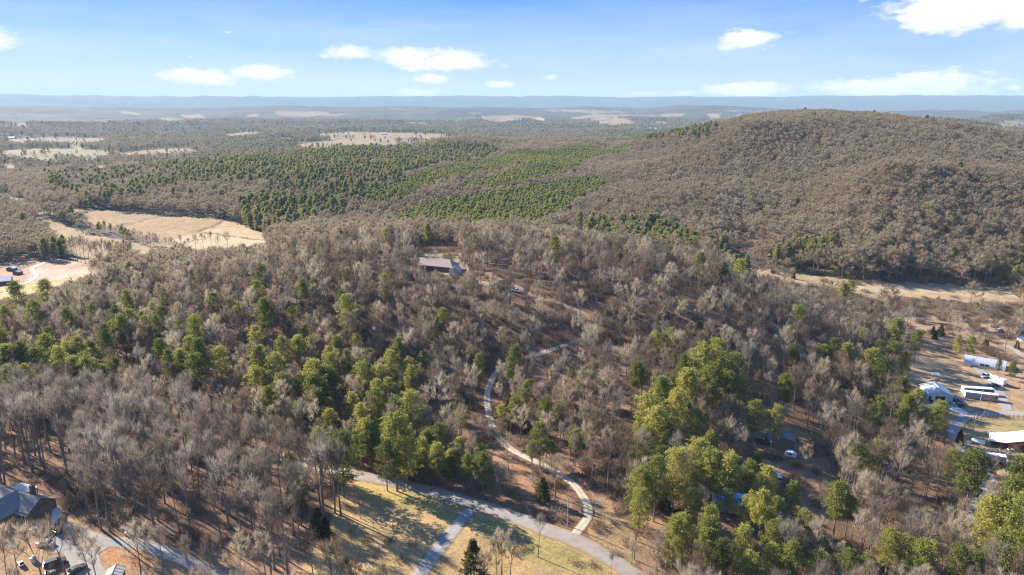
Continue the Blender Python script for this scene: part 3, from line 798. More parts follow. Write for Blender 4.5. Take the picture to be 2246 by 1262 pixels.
def strip(name, line, width, lift, mat, wob=0.25, seed=0):
    """a road as a draped sheet five quads wide, with uneven edges"""
    line = np.asarray(line)
    # resample at about 1.5 m
    seg = np.hypot(*np.diff(line, axis=0).T); s = np.concatenate([[0], np.cumsum(seg)])
    k = max(int(s[-1] / 1.5), 3); t = np.linspace(0, s[-1], k)
    x = np.interp(t, s, line[:, 0]); y = np.interp(t, s, line[:, 1])
    dx, dy = np.gradient(x), np.gradient(y); l = np.hypot(dx, dy) + 1e-9
    nx, ny = -dy / l, dx / l
    cols = np.linspace(-0.5, 0.5, 7)
    V, U = [], []
    for ci, cc in enumerate(cols):
        wv = width * cc * (1 + (wob * fbm(t / 4, t * 0 + ci, seed + 3, 3) if ci in (0, 6) else 0))
        X = x + nx * wv; Y = y + ny * wv
        Z = height(X, Y) + lift - (0.10 if ci in (0, 6) else 0)
        V.append(np.stack([X, Y, Z], -1)); U.append(np.full(k, ci / 6.0))
    V = np.array(V).transpose(1, 0, 2).reshape(-1, 3); U = np.array(U).T.ravel()
    f = [(i * 7 + j, i * 7 + j + 1, i * 7 + 8 + j, i * 7 + 7 + j) for i in range(k - 1) for j in range(6)]
    me = bpy.data.meshes.new(name); me.from_pydata(V.tolist(), [], f)
    # wind upwards
    if me.polygons[0].normal.z < 0: me.flip_normals()
    uvl = me.uv_layers.new(name="UVMap")
    vi = np.array([lp.vertex_index for lp in me.loops])
    uvl.data.foreach_set("uv", np.stack([U[vi], vi / 7 / k], -1).astype(np.float32).ravel())
    me.materials.append(mat)
    me.polygons.foreach_set("use_smooth", [True] * len(me.polygons))
    o = bpy.data.objects.new(name, me); COL.objects.link(o)
    return tag(o, kind="structure")
ASPH = road_mat("worn_asphalt", (0.235, 0.20, 0.17), (0.35, 0.30, 0.25))
GRAV = road_mat("grey_gravel", (0.25, 0.22, 0.19), (0.37, 0.335, 0.295))
LIME = road_mat("pale_limestone_gravel", (0.40, 0.33, 0.245), (0.55, 0.465, 0.355),
                track=[(0.0, (.5, .5, .5)), (0.14, (0, 0, 0)), (0.36, (.05, .05, .05)), (0.5, (.36, .36, .36)), (0.64, (.05, .05, .05)), (0.86, (0, 0, 0)), (1.0, (.5, .5, .5))])
CONC = road_mat("concrete", (0.60, 0.55, 0.47), (0.74, 0.69, 0.61))
strip("road", ROAD, 5.6, 0.16, ASPH, 0.12, 1)
strip("farm_road", RROAD, 5.0, 0.16, GRAV, 0.15, 2)
strip("driveway", SIDE, 4.6, 0.12, GRAV, 0.10, 3)
strip("gravel_drive", GRAVEL, 2.9, 0.16, LIME, 0.20, 4)
strip("woodland_track", TRACK, 2.2, 0.12, road_mat("leafy_track", (0.20, 0.145, 0.10), (0.30, 0.235, 0.175)), 0.5, 9)
strip("lane", smooth_line(hits([(2205, 758), (2225, 766), (2250, 785), (2300, 820)])), 4.0, 0.12, GRAV, 0.3, 10)
strip("yard_drive", QDRIVE, 5.2, 0.12, GRAV, 0.25, 5)
strip("house_drive", LDRIVE, 4.6, 0.12, GRAV, 0.10, 6)
strip("valley_road", BROAD, 5.0, 0.2, CONC, 0.1, 7)
strip("dirt_track", NROAD, 4.0, 0.15, road_mat("pale_dirt", (0.50, 0.38, 0.28), (0.62, 0.50, 0.40)), 0.4, 8)
def pad(name, poly_px, lift, mat):
    """a paved patch draped over the ground inside a pixel polygon"""
    P = hits(poly_px)
    x0, y0 = P.min(0); x1, y1 = P.max(0)
    n = 26
    # fan of rings from the centroid keeps the outline exact
    c = P.mean(0); m = len(P)
    rings = 8; V = [(*c, h1(*c) + lift)]
    B = np.concatenate([np.linspace(P[i], P[(i + 1) % m], 6, endpoint=False) for i in range(m)])
    k = len(B)
    for r_ in range(1, rings + 1):
        Q = c + (B - c) * r_ / rings
        Z = height(Q[:, 0], Q[:, 1]) + lift
        V += [(a, b, z) for (a, b), z in zip(Q, Z)]
    F = [(0, 1 + j, 1 + (j + 1) % k) for j in range(k)]
    for r_ in range(rings - 1):
        o_ = 1 + r_ * k
        F += [(o_ + j, o_ + k + j, o_ + k + (j + 1) % k, o_ + (j + 1) % k) for j in range(k)]
    me = bpy.data.meshes.new(name); me.from_pydata(V, [], F)
    if sum(p.normal.z for p in me.polygons) < 0: me.flip_normals()
    me.materials.append(mat)
    o = bpy.data.objects.new(name, me); COL.objects.link(o)
    return tag(o, kind="structure")
COURT = road_mat("court_gravel", (0.27, 0.235, 0.20), (0.38, 0.34, 0.29))
pad("barn_apron", [(2034, 880), (2052, 879), (2088, 884), (2128, 909), (2118, 914), (2100, 905), (2060, 892)], 0.09, CONC)
pad("parking_court", [(108, 1150), (165, 1150), (235, 1180), (240, 1200), (215, 1215), (225, 1245), (240, 1262), (205, 1275), (165, 1262), (140, 1215), (105, 1200)], 0.08, COURT)
pad("garden_path", [(88, 1106), (100, 1101), (120, 1108), (135, 1122), (132, 1136), (120, 1150), (112, 1150), (122, 1132), (118, 1118), (100, 1111)], 0.14, CONC)

# ------------------------------------------------------------------ where the trees stand
BARE_N, PINE_N, CEDAR_N = 12, 7, 3
VN = {}
for i in range(BARE_N):
    H = 17.0
    VN['bare', i] = (bare_tree(100 + i, H, spread=[.8, .6, 1.0, .6, .75, .7, 1.05, .6, .42, .36, .5, .4][i], clear=[.42, .5, .34, .55, .45, .4, .3, .5, .62, .68, .58, .64][i], nl=[8, 7, 9, 6, 8, 9, 9, 7, 6, 5, 6, 6][i], tw=0.04 if i < 8 else 0.036, twigs=1.0 if i < 8 else .84), H)
for i in range(PINE_N):
    H = 20.0
    VN['pine', i] = (pine_tree(200 + i, H, rad=[4.0, 3.4, 4.4, 3.1, 3.8, 4.2, 3.3][i], base=[.34, .42, .28, .50, .36, .38, .22][i], dens=1.0), H)
for i in range(CEDAR_N):
    VN['cedar', i] = (cedar_tree(300 + i, 7.0, [2.5, 2.1, 2.9][i], 1.6), 7.0)
# lighter versions for the masses farther away
LOD = {}
for i in range(5):
    LOD['bare', i] = (bare_tree(400 + i, 17.0, spread=[1.3, 1.1, 1.5, 1.2, 1.0][i], twigs=1.0, tw=0.075, clear=[.34, .4, .3, .36, .42][i], nl=9), 17.0)
for i in range(4):
    LOD['pine', i] = (pine_tree(500 + i, 17.0, rad=[3.0, 2.6, 3.3, 2.8][i], base=[.18, .25, .22, .15][i], dens=0.6, ns=1.7), 17.0)
MATS = {'bare': lambda i: [M['bark'], M['twig'], M['bark']], 'pine': lambda i: [M['pbark'], M['pine']], 'cedar': lambda i: [M['pbark'], M['cedar']]}

# pines one can point at: (crown centre px, crown centre py, crown half height in px)
PINES = [(38, 652, 22), (100, 642, 18), (75, 690, 20), (148, 700, 18), (268, 722, 22), (230, 742, 22), (318, 722, 20), (390, 690, 18), (432, 722, 22), (470, 668, 18),
 (440, 608, 16), (400, 582, 12), (575, 608, 20), (562, 640, 18), (582, 690, 26), (560, 745, 22), (665, 640, 20), (690, 632, 16), (760, 606, 14), (765, 680, 26), (752, 662, 20), (728, 602, 12),
 (972, 702, 20), (950, 712, 16), (590, 680, 16), (500, 655, 14), (180, 640, 14), (360, 650, 14), (300, 660, 12), (200, 690, 16), (110, 745, 18), (10, 700, 18), (15, 800, 26), (50, 790, 26), (92, 800, 26),
 (130, 805, 28), (165, 822, 26), (202, 820, 26), (232, 835, 22), (62, 835, 24), (22, 838, 24), (252, 812, 20), (110, 838, 22), (352, 772, 20), (370, 800, 24), (440, 782, 28), (482, 792, 24), (428, 812, 26),
 (418, 765, 20), (340, 718, 18), (570, 800, 30), (602, 815, 30), (560, 838, 26), (622, 852, 26), (592, 880, 26), (690, 760, 20), (668, 738, 20), (722, 790, 24), (740, 762, 20), (782, 752, 16),
 (765, 800, 26), (690, 830, 30), (722, 842, 28), (700, 885, 26), (742, 855, 24), (792, 830, 28), (832, 832, 26), (862, 790, 22), (880, 762, 18), (900, 830, 24), (852, 862, 26), (822, 885, 26),
 (872, 905, 28), (792, 925, 30), (772, 890, 24), (866, 962, 46), (890, 985, 34), (700, 972, 28), (748, 995, 36), (690, 990, 22), (962, 962, 26), (1005, 988, 22), (930, 925, 22), (905, 882, 22),
 (640, 1032, 26), (655, 1092, 24), (545, 940, 18), (720, 925, 22), (1012, 918, 16), (1055, 1000, 22), (1050, 800, 20), (845, 1000, 30), (820, 950, 24), (655, 905, 20),
 (1130, 892, 20), (1150, 862, 18), (1185, 960, 26), (1195, 905, 22), (1157, 850, 14), (1255, 818, 14), (1275, 822, 12), (1330, 852, 18), (1262, 968, 22), (1118, 905, 14), (1225, 905, 16), (1300, 930, 14),
 (1450, 872, 34), (1422, 905, 34), (1442, 938, 34), (1480, 905, 36), (1502, 852, 32), (1420, 970, 28), (1462, 965, 26), (1400, 945, 22), (1532, 940, 30), (1540, 802, 38), (1572, 790, 36), (1602, 822, 40),
 (1552, 842, 30), (1592, 855, 30), (1622, 862, 26), (1502, 815, 28), (1440, 1050, 36), (1408, 1068, 32), (1482, 1032, 36), (1450, 1012, 26), (1400, 1110, 30), (1532, 1012, 34), (1560, 1035, 34), (1600, 1042, 36),
 (1640, 1046, 30), (1682, 1072, 34), (1580, 1082, 26), (1740, 1092, 28), (1600, 1165, 46), (1622, 1195, 34), (1580, 1225, 34), (1550, 1205, 34), (1670, 1122, 34), (1702, 1182, 32), (1730, 1232, 34),
 (1688, 1232, 30), (1760, 1150, 24), (1838, 1100, 30), (1862, 1118, 24), (1880, 1012, 26), (1905, 1022, 20), (1922, 902, 24), (1720, 858, 28), (1702, 920, 24), (1655, 912, 26), (1742, 772, 14),
 (1850, 640, 14), (1866, 632, 12), (1472, 742, 18), (1438, 752, 20), (1490, 752, 18), (1532, 722, 14), (1832, 772, 22), (1855, 785, 22), (1802, 780, 18), (1930, 782, 24), (1962, 785, 24), (1985, 800, 20),
 (2012, 748, 16), (2102, 750, 12), (2130, 756, 12), (1962, 732, 22), (1940, 822, 26), (1992, 900, 24), (2060, 908, 20), (2012, 882, 20), (2130, 1040, 34), (2165, 1142, 34), (2232, 1062, 44), (2222, 1105, 40),
 (2242, 1152, 44), (2200, 1132, 34), (1952, 1202, 28), (1985, 1215, 28), (2030, 1232, 32), (2102, 1235, 28), (1900, 1252, 26), (1860, 1242, 26), (1792, 1242, 26), (1640, 1252, 30), (1560, 1150, 30),
 (1660, 1010, 16), (1895, 745, 18), (1912, 800, 24), (2045, 920, 22), (1975, 860, 22), (2085, 1015, 20), (2240, 1215, 36), (2190, 1215, 30), (2140, 1250, 28), (1520, 1100, 24), (1500, 1160, 26), (1980, 920, 20),
 (1300, 810, 14), (1005, 905, 14), (985, 940, 16), (1100, 905, 12), (1700, 1125, 26), (1640, 1120, 26), (930, 790, 16), (810, 790, 20), (520, 690, 14), (640, 690, 14), (1210, 985, 14), (1165, 985, 14)]
rs = np.random.default_rng(5)
TREES = []   # kind, x, y, z, height, rotation, variant, explicit
def add_tree(kind, x, y, H, var=None, exp=False, z=None):
    TREES.append([kind, float(x), float(y), h1(x, y) if z is None else float(z), float(H), float(rs.random() * 6.283), var, exp])
pxy = []
PP = hits([(p[0], p[1]) for p in PINES], 13.0)
for (px, py, hh), (x, y) in zip(PINES, PP):
    d = math.hypot(x, y, CAMZ)
    crown = 2 * hh * d / 1500.0 / 0.9        # the crown is about 60 % of the tree
    H = min(max(crown / 0.54, 9.5), 27.0)
    # correct the point for the tree's own height
    (x, y), = hits([(px, py)], H * 0.66)
    tz = h1(x, y); Q = project(np.array([[x, y, tz + H * f_] for f_ in (.45, .6, .75, .9, 1.0)]))
    if inside([(1560, 1080), (1622, 1078), (1650, 1128), (1575, 1128)], Q[:, 0], Q[:, 1]).any() and px != 1640: continue
    if inside([(1695, 950), (1746, 954), (1746, 984), (1700, 984)], Q[:, 0], Q[:, 1]).any(): continue
    add_tree('pine', x, y, H, None, True); pxy.append((x, y))
pxy = np.array(pxy)

for (px, py) in [(815, 1035), (840, 1040), (865, 1040), (892, 1048), (918, 1052), (945, 1058), (972, 1066), (1000, 1074), (1028, 1082), (1058, 1090), (850, 1020), (905, 1030), (960, 1040), (1010, 1050), (885, 1015), (800, 1020), (780, 1025), (935, 1030), (985, 1055), (1090, 1098)]:
    (x, y), = hits([(px + rs.normal() * 4, py - 4)])
    if px < 1000 or rs.random() < .4: add_tree('pine', x, y, 10.5 + 4.5 * rs.random(), None, True)
    else: add_tree('bare', x, y, 9 + 3 * rs.random(), None, True)
# cedars and round evergreens
for (px, py, H) in [(1040, 1268, 11), (1245, 1150, 0), (1190, 1100, 8), (2045, 735, 5), (2062, 737, 6), (2050, 745, 5),
                    (2160, 760, 4), (1740, 612, 6), (1700, 572, 8), (1640, 575, 7), (1695, 600, 6), (2075, 610, 7), (2135, 600, 8), (2165, 765, 4), (1905, 925, 7), (2103, 975, 6),
                    (940, 520, 9), (880, 530, 7), (1085, 525, 8), (1030, 1010, 6), (1010, 880, 6), (1155, 950, 7), (1175, 975, 6), (1120, 900, 7),
                    (700, 1180, 9), (715, 1190, 8), (640, 1120, 8), (1950, 1250, 7), (2230, 765, 4), (1460, 1120, 7), (655, 1110, 8)]:
    if H > 0:
        x, y = hits([(px, py)])[0]
        add_tree('cedar', x, y, H, None, True)
for (px, py, H) in [(2188, 820, 7.5), (2216, 834, 9.5)]:
    x, y = hits([(px, py)])[0]; add_tree('pine', x, y, H, 'low', True)
x, y = hits([(2234, 852)])[0]; add_tree('bare', x, y, 11, None, True)
# lone bare trees with a place of their own: base pixel, height
LONE = [(108, 1330, 20, 'lean'), (196, 1262, 13, 0), (1100, 1262, 13, 0), (1180, 1222, 12, 0), (790, 1137, 9, 'snag'), (913, 1208, 8, 'snag'), (1385, 1240, 8, 0), (1340, 1268, 7, 0),
        (2149, 921, 11, 'lean'), (2222, 1033, 9, 0), (2085, 715, 13, 'pale'), (1218, 1090, 14, 0), (1850, 1010, 17, 0), (748, 1130, 21, 0), (735, 1126, 22, 0), (705, 1118, 20, 0), (1900, 490, 12, 'pale'),
        (1700, 560, 15, 'pale'), (1640, 520, 14, 'pale'), (2080, 1245, 17, 'pale'), (2140, 1230, 14, 'pale'), (1440, 1275, 14, 0), (1780, 960, 16, 0), (1250, 1000, 10, 0), (1170, 1060, 13, 0), (1115, 1030, 12, 0),
        (2172, 1050, 8, 0), (1095, 975, 9, 0), (820, 1165, 6, 0), (880, 1170, 4, 0), (310, 1262, 15, 0), (360, 1270, 14, 0), (40, 1262, 15, 0), (20, 1290, 16, 0), (240, 1165, 18, 0), (200, 1145, 19, 0), (275, 1155, 18, 0), (150, 1275, 17, 'lean'), (215, 1290, 14, 0), (420, 1290, 14, 0), (470, 1300, 15, 0), (530, 1290, 14, 0), (585, 1285, 15, 0), (640, 1290, 14, 0), (690, 1275, 13, 0), (740, 1280, 12, 0), (1090, 1275, 11, 0), (1120, 1285, 12, 0), (1065, 1290, 10, 0)]
for (px, py, H, v) in LONE:
    x, y = hits([(px, py)])[0]
    add_tree('pale' if v == 'pale' else 'bare', x, y, H, v, True)
# the tall row across the hay field at the left
for (px, py) in [(205, 583), (214, 585), (222, 584), (231, 588), (240, 588), (248, 592), (256, 592), (264, 595), (271, 594), (279, 597), (286, 598), (294, 598), (178, 575), (186, 578), (195, 580), (168, 574)]:
    x, y = plane_pts([(px + rs.normal() * 1.5, py - 1)], -6)[0]
    add_tree('bare', x, y, 17 + rs.random() * 5, None, True)
for (px, py) in [(345, 545), (362, 548), (380, 548), (398, 550), (415, 552), (430, 548), (447, 552), (466, 548), (330, 540), (350, 552), (391, 556), (408, 560), (480, 556), (500, 552)]:
    x, y = plane_pts([(px, py)], -5)[0]
    add_tree('bare', x, y, 9 + rs.random() * 6, None, True)
for k in range(62):   # hedgerow with dark evergreens across the left fields
    t = k / 61
    px, py = np.interp(t, [0, .3, .6, 1], [100, 170, 250, 345]), np.interp(t, [0, .3, .6, 1], [473, 492, 512, 538])
    x, y = plane_pts([(px + rs.normal() * 5, py + rs.normal() * 2.5)], -5)[0]
    add_tree('pine' if rs.random() < 0.22 else 'bare', x, y, 7 + rs.random() * 5, None, True)
# trees scattered over the far farmland
for (px, py) in [(56, 338), (60, 345), (85, 344), (92, 344), (70, 346), (165, 312), (185, 312), (175, 318), (195, 318), (30, 320), (60, 320), (310, 342), (395, 336), (405, 338), (416, 336), (350, 340), (380, 345), (224, 340),
                 (775, 325), (760, 300), (800, 300), (795, 293), (812, 293), (820, 305), (830, 312), (850, 308), (870, 310), (862, 326), (880, 325), (900, 324), (765, 306), (772, 312), (740, 305), (1342, 262), (1330, 266), (1385, 263), (905, 308), (920, 305)]:
    x, y = hits([(px, py)])[0]
    for q in range(3): add_tree('pine' if rs.random() < .35 else 'bare', x + rs.normal() * 8, y + rs.normal() * 14, 12 + rs.random() * 5, None, True)

VIEWS = [  # (photo polygon that stays open to view, share of the trees in front that may remain)
 ([(745, 1062), (800, 1050), (1040, 1105), (1290, 1165), (1400, 1255), (1400, 1330), (880, 1330), (840, 1262), (775, 1150)], 0.0),
 ([(1118, 786), (1125, 800), (1085, 830), (1075, 880), (1085, 935), (1130, 985), (1215, 1030), (1262, 1062), (1300, 1110), (1312, 1150), (1262, 1165), (1265, 1110), (1235, 1070), (1170, 1030), (1090, 985), (1058, 920), (1060, 850), (1080, 805)], 0.12),
 ([(1985, 785), (2060, 768), (2246, 790), (2300, 1040), (2200, 1030), (2165, 1030), (2112, 988), (2092, 912), (2030, 892), (1998, 850)], 0.0),
 ([(2105, 985), (2180, 1030), (2192, 1075), (2150, 1112), (2128, 1090), (2120, 1020)], 0.15),
 ([(-50, 1065), (95, 1080), (240, 1165), (420, 1240), (330, 1262), (-50, 1262)], 0.1),
 ([(150, 463), (300, 466), (500, 486), (598, 520), (590, 534), (430, 545), (330, 525), (180, 482)], 0.0), ([(72, 482), (180, 505), (345, 536), (330, 560), (240, 535), (160, 545)], 0.15),
 ([(-20, 575), (150, 570), (222, 592), (110, 635), (-20, 668)], 0.0),
 ([(1560, 570), (1850, 608), (2246, 630), (2246, 655), (2100, 655), (1900, 648), (1700, 608)], 0.05),
 ([(912, 548), (1000, 550), (1012, 590), (990, 596), (915, 584)], 0.0), ([(1120, 628), (1144, 632), (1146, 650), (1122, 648)], 0.0),
 ([(1690, 948), (1750, 952), (1752, 1010), (1722, 1012), (1692, 988)], 0.12), ([(1566, 1080), (1650, 1082), (1650, 1132), (1570, 1128)], 0.12), ([(1698, 1110), (1750, 1112), (1748, 1140), (1700, 1140)], 0.1),
 ([(1640, 950), (1690, 955), (1690, 1012), (1640, 1012)], 0.3), ([(1730, 1000), (1850, 1050), (1850, 1120), (1740, 1100)], 0.2), ([(1590, 520), (1640, 522), (1660, 545), (1640, 560), (1600, 545)], 0.1),
 ([(1085, 985), (1215, 1040), (1262, 1100), (1240, 1150), (1120, 1060)], 0.25), ([(1300, 1085), (1400, 1160), (1420, 1240), (1300, 1180)], 0.15)]
def view_ok(x, y, z, H, lo=0.45):
    ok = np.ones(len(x), bool); u = rng.random(len(x))
    for poly, share in VIEWS:
        hit = np.zeros(len(x), bool)
        for t in (lo, 0.7, 0.9, 1.0):
            P = project(np.stack([x, y, z + H * t], -1)); hit |= inside(poly, P[:, 0], P[:, 1])
        ok &= ~hit | (u < share)
    return ok
KEEP = []     # footprints kept free of trees: (x, y, radius)
for (px, py, r_) in [(30, 1130, 16), (110, 1170, 11), (90, 1230, 12), (30, 1240, 9), (243, 1262, 5), (1716, 985, 8), (1610, 1110, 9), (1740, 1128, 6), (1660, 968, 5), (1655, 1004, 4), (1733, 1000, 5), (1708, 1045, 4), (1245, 1154, 3), (1290, 1125, 5), (2240, 725, 10), (1130, 640, 5), (960, 578, 15), (1008, 588, 6), (1391, 1228, 2), (280, 1170, 3)]:
    x, y = hits([(px, py)])[0]; KEEP.append((x, y, r_))

def fill():
    """jittered grid of woodland; spacing opens with distance"""
    bands = [(70, 420, 6.3), (420, 800, 6.6), (800, 1600, 6.9), (1600, 3000, 10.0), (3000, 5300, 19.0)]
    half = R(42)
    for (r0, r1, s) in bands:
        g = np.arange(-r1, r1, s)
        X, Y = np.meshgrid(g, np.arange(0, r1, s))
        x = X.ravel() + rng.uniform(-.48, .48, X.size) * s; y = Y.ravel() + rng.uniform(-.48, .48, X.size) * s
        r = np.hypot(x, y); a = np.abs(np.arctan2(x, y))
        m = (r >= r0) & (r < r1) & (a < half)
        x, y, r = x[m], y[m], r[m]
        z = height(x, y)
        keep = rng.random(len(x)) < 0.95
        ij = fbm(x / 12, y / 12, 81, 2) * 3 * np.clip(r / 400, .6, 8); jj = fbm(x / 12 + 9, y / 12, 83, 2) * 3 * np.clip(r / 400, .6, 8)
        for poly, _, dens in FIELDS:
            mm = inside(poly, x + ij, y + jj)
            keep &= ~mm | (rng.random(len(x)) < (dens if r0 < 1600 else 0.035 + 0.5 * (fbm(x / 130, y / 90, 111, 2) > 0.42)))
        for poly, dens, _ in SPARSE:
            mm = inside(poly, x, y)
            keep &= ~mm | (rng.random(len(x)) < dens)
        if r0 >= 1600:
            keep &= ~(fbm(x / 520, y / 260, 61, 3) > 0.40) | (r < 2600)
        for line, wd in LROADS:
            if r0 < 1200: keep &= seg_dist(line[::2], x, y) > wd / 2 + (2.0 if line is not GRAVEL else 1.2)
        for (kx, ky, kr) in KEEP:
            if r0 < 800: keep &= np.hypot(x - kx, y - ky) > kr
        # room for the pines placed one by one
        if r0 < 800:
            for (qx, qy) in pxy: keep &= np.hypot(x - qx, y - qy) > 3.2
        pine = np.zeros(len(x), bool)
        for poly, share in PINEZ:
            mm = inside(poly, x + ij * .7, y + jj * .7)
            cl = fbm(x / 60, y / 60, 91, 3) * 0.9
            pine |= mm & (rng.random(len(x)) < share + cl * (1 - share) * 1.2 * (share < .9))
        pine &= ~inside(NEARWOOD, x, y)
        # sprinkle
        if r0 < 1600: pine |= (rng.random(len(x)) < np.where(r > 560, 0.004, 0.014)) & ~inside(NEARWOOD, x, y) & (r > 230)
        else: pine |= (rng.random(len(x)) < 0.20 + 0.35 * sstep(0.0, 0.4, fbm(x / 600, y / 400, 43, 3)))
        for poly, share in PINEZ[2:5]: keep &= ~inside(poly, x + ij * .7, y + jj * .7)
        x, y, z, r, pine = x[keep], y[keep], z[keep], r[keep], pine[keep]
        plant = np.zeros(len(x), bool)
        for poly, share in PINEZ[2:5]: plant |= inside(poly, x, y)
        hh = np.where(pine, rng.uniform(13, 20, len(x)), rng.uniform(10, 20, len(x)) * (1 + 0.15 * fbm(x / 40, y / 40, 77, 2)))
        edge_ = inside(PINEZ[7][0], x, y) | inside(PINEZ[6][0], x, y) | inside(PINEZ[8][0], x, y)
        hh = np.where(edge_ & pine, rng.uniform(16, 21, len(x)), hh)
        hill = (r > 620) & (r < 1600) & ~pine
        hh = np.where(hill, 12.5 + (hh - 12.5) * 0.45, hh)
        hh = np.where(plant & pine, rng.uniform(13.5, 16.5, len(x)), hh)
        if r1 <= 420: hh = np.where(pine, rng.uniform(14, 23, len(x)), rng.uniform(9, 18.5, len(x)))
        if r0 >= 1600: hh *= (s / 10.0) ** 0.2 * 0.85
        if r1 <= 420:
            tall = inside(SPARSE[0][0], x, y) | inside(NEARWOOD, x, y)
            hh = np.where(tall & ~pine, rng.uniform(17.5, 24, len(x)), hh)
            hh = np.where(inside(ROADSIDE, x, y), hh * 0.5, hh)
        if r0 < 1000:
            ok = view_ok(x, y, z, hh)
            x, y, z, r, pine, hh = x[ok], y[ok], z[ok], r[ok], pine[ok], hh[ok]
        yield x, y, z, r, pine, hh, s
def plantation():
    s = 3.5
    x0, x1, y0, y1 = -200, 500, 560, 1600
    X, Y = np.meshgrid(np.arange(x0, x1, s), np.arange(y0, y1, s * 1.15))
    x = X.ravel() + rng.uniform(-.45, .45, X.size) * s; y = Y.ravel() + rng.uniform(-.5, .5, X.size) * s
    ij = fbm(x / 20, y / 20, 81, 2) * 6
    m = np.zeros(len(x), bool)
    for poly, share in PINEZ[2:5]: m |= inside(poly, x + ij, y + ij)
    m &= rng.random(len(x)) < 0.9
    x, y = x[m], y[m]
    return x, y, height(x, y)
MASS = {'bare': [], 'pine': []}
px_, py_, pz_ = plantation()
MASS['pine'].append(np.stack([px_, py_, pz_, rng.uniform(11.5, 14.5, len(px_)), rng.random(len(px_)) * 6.283, np.full(len(px_), 0.98)], -1))
for x, y, z, r, pine, hh, s in fill():
    near = r < 430
    for i in np.nonzero(near)[0]:
        TREES.append(['pine' if pine[i] else 'bare', x[i], y[i], z[i], hh[i], rs.random() * 6.283, None, False])
    f = ~near
    for kind, mk in (('bare', f & ~pine), ('pine', f & pine)):
        wide = 1.32 if s < 9 else (1.25 if s < 13 else 1.8)
        if kind == 'pine' and s < 9: wide = 0.95
        MASS[kind].append(np.stack([x[mk], y[mk], z[mk], hh[mk], rng.random(mk.sum()) * 6.283, np.full(mk.sum(), wide)], -1))

# ------------------------------------------------------------------ pick the trees that show largest as objects of their own
def seen_size(t):
    P = project(np.array([[t[1], t[2], t[3] + t[4] * 0.6]]))[0]
    if P[0] < -10 or P[0] > 2256 or P[1] > 1285 or P[1] < 0: return 0
    return t[4] / P[2] * (1.6 if t[7] else 1.0)
for t in TREES: t.append(seen_size(t))
ONE = {'bare': [], 'pine': [], 'cedar': [], 'pale': []}
REST = {'bare': [], 'pine': []}
LIMIT = {'bare': 288, 'pine': 296, 'cedar': 300, 'pale': 60}
for kind in ONE:
    ts = sorted([t for t in TREES if t[0] == kind], key=lambda t: -t[8])
    for k, t in enumerate(ts):
        if k < LIMIT[kind] and t[8] > 0: ONE[kind].append(t)
        elif kind in REST: REST[kind].append(t)
        elif t[8] > 0: ONE[kind].append(t)
print("individual trees", {k: len(v) for k, v in ONE.items()}, "rest near", {k: len(v) for k, v in REST.items()}, "mass", {k: sum(len(a) for a in v) for k, v in MASS.items()})

VM = {}
for (kind, i), ((tr, cr), H) in VN.items():
    nm = {'bare': 'bare_tree', 'pine': 'pine_tree', 'cedar': 'cedar_tree'}[kind]
    if kind == 'bare':
        VM[kind, i] = (tr.mesh(nm + "_trunk", [M['bark']], True), cr.mesh(nm + "_crown", [M['twig' if i < 8 else 'twig_tall'], M['bark']]), H)
    else:
        VM[kind, i] = (tr.mesh(nm + "_trunk", [M['pbark']], True), cr.mesh(nm + "_crown", [M[kind]]), H)
pal = bare_tree(777, 17.0, 1.2, 1.0, 0.06, 0.28, 9)
VM['pale', 0] = (pal[0].mesh("pale_tree_trunk", [M['pale']], True), pal[1].mesh("pale_tree_crown", [M['twig'], M['pale']]), 17.0)
sn = bare_tree(778, 17.0, .5, 0.25, 0.05, 0.35, 6)
VM['snag', 0] = (sn[0].mesh("snag_trunk", [M['bark']], True), sn[1].mesh("snag_crown", [M['bark'], M['bark']]), 17.0)
NAME = {'bare': 'bare_tree', 'pine': 'pine_tree', 'cedar': 'cedar_tree', 'pale': 'sycamore_tree'}
COUNT = {'bare': BARE_N, 'pine': PINE_N, 'cedar': CEDAR_N, 'pale': 1}
TREE_OBJS = []
def plant_tree(kind, x, y, z, H, rot, var):
    mk = kind if var != 'snag' else 'snag'
    vi = 0 if mk in ('pale', 'snag') else int(rs.integers(COUNT[kind]))
    if kind == 'bare' and H > 15: vi = 8 + int(rs.integers(4)) if inside(NEARWOOD, np.array([x]), np.array([y]))[0] or rs.random() < .3 else int(rs.integers(8))
    if var == 'lean': vi = 3
    if var == 'low': vi = 6
    tm, cm, H0 = VM[mk, vi]
    e = bpy.data.objects.new(NAME[kind], None); COL.objects.link(e)
    s = H / H0
    wd = (s ** 0.75 if kind == 'pine' and H < 16 else s) * rs.uniform(.85, 1.2)
    e.location = (x, y, z - 0.1); e.scale = (wd, wd, s)
    e.rotation_euler = (rs.normal() * 0.02, rs.normal() * 0.02, rot)
    if var == 'lean': e.rotation_euler = (0.05, 0.30 if x > 0 else -0.16, rot if x < 0 else 0)
    for nm, me in (("trunk", tm), ("crown", cm)):
        c = bpy.data.objects.new(nm, me); COL.objects.link(c); c.parent = e
    TREE_OBJS.append((kind, e, H, var))
    return e
for kind, ts in ONE.items():
    for t in ts: plant_tree(kind, t[1], t[2], t[3], t[4], t[5], t[6])

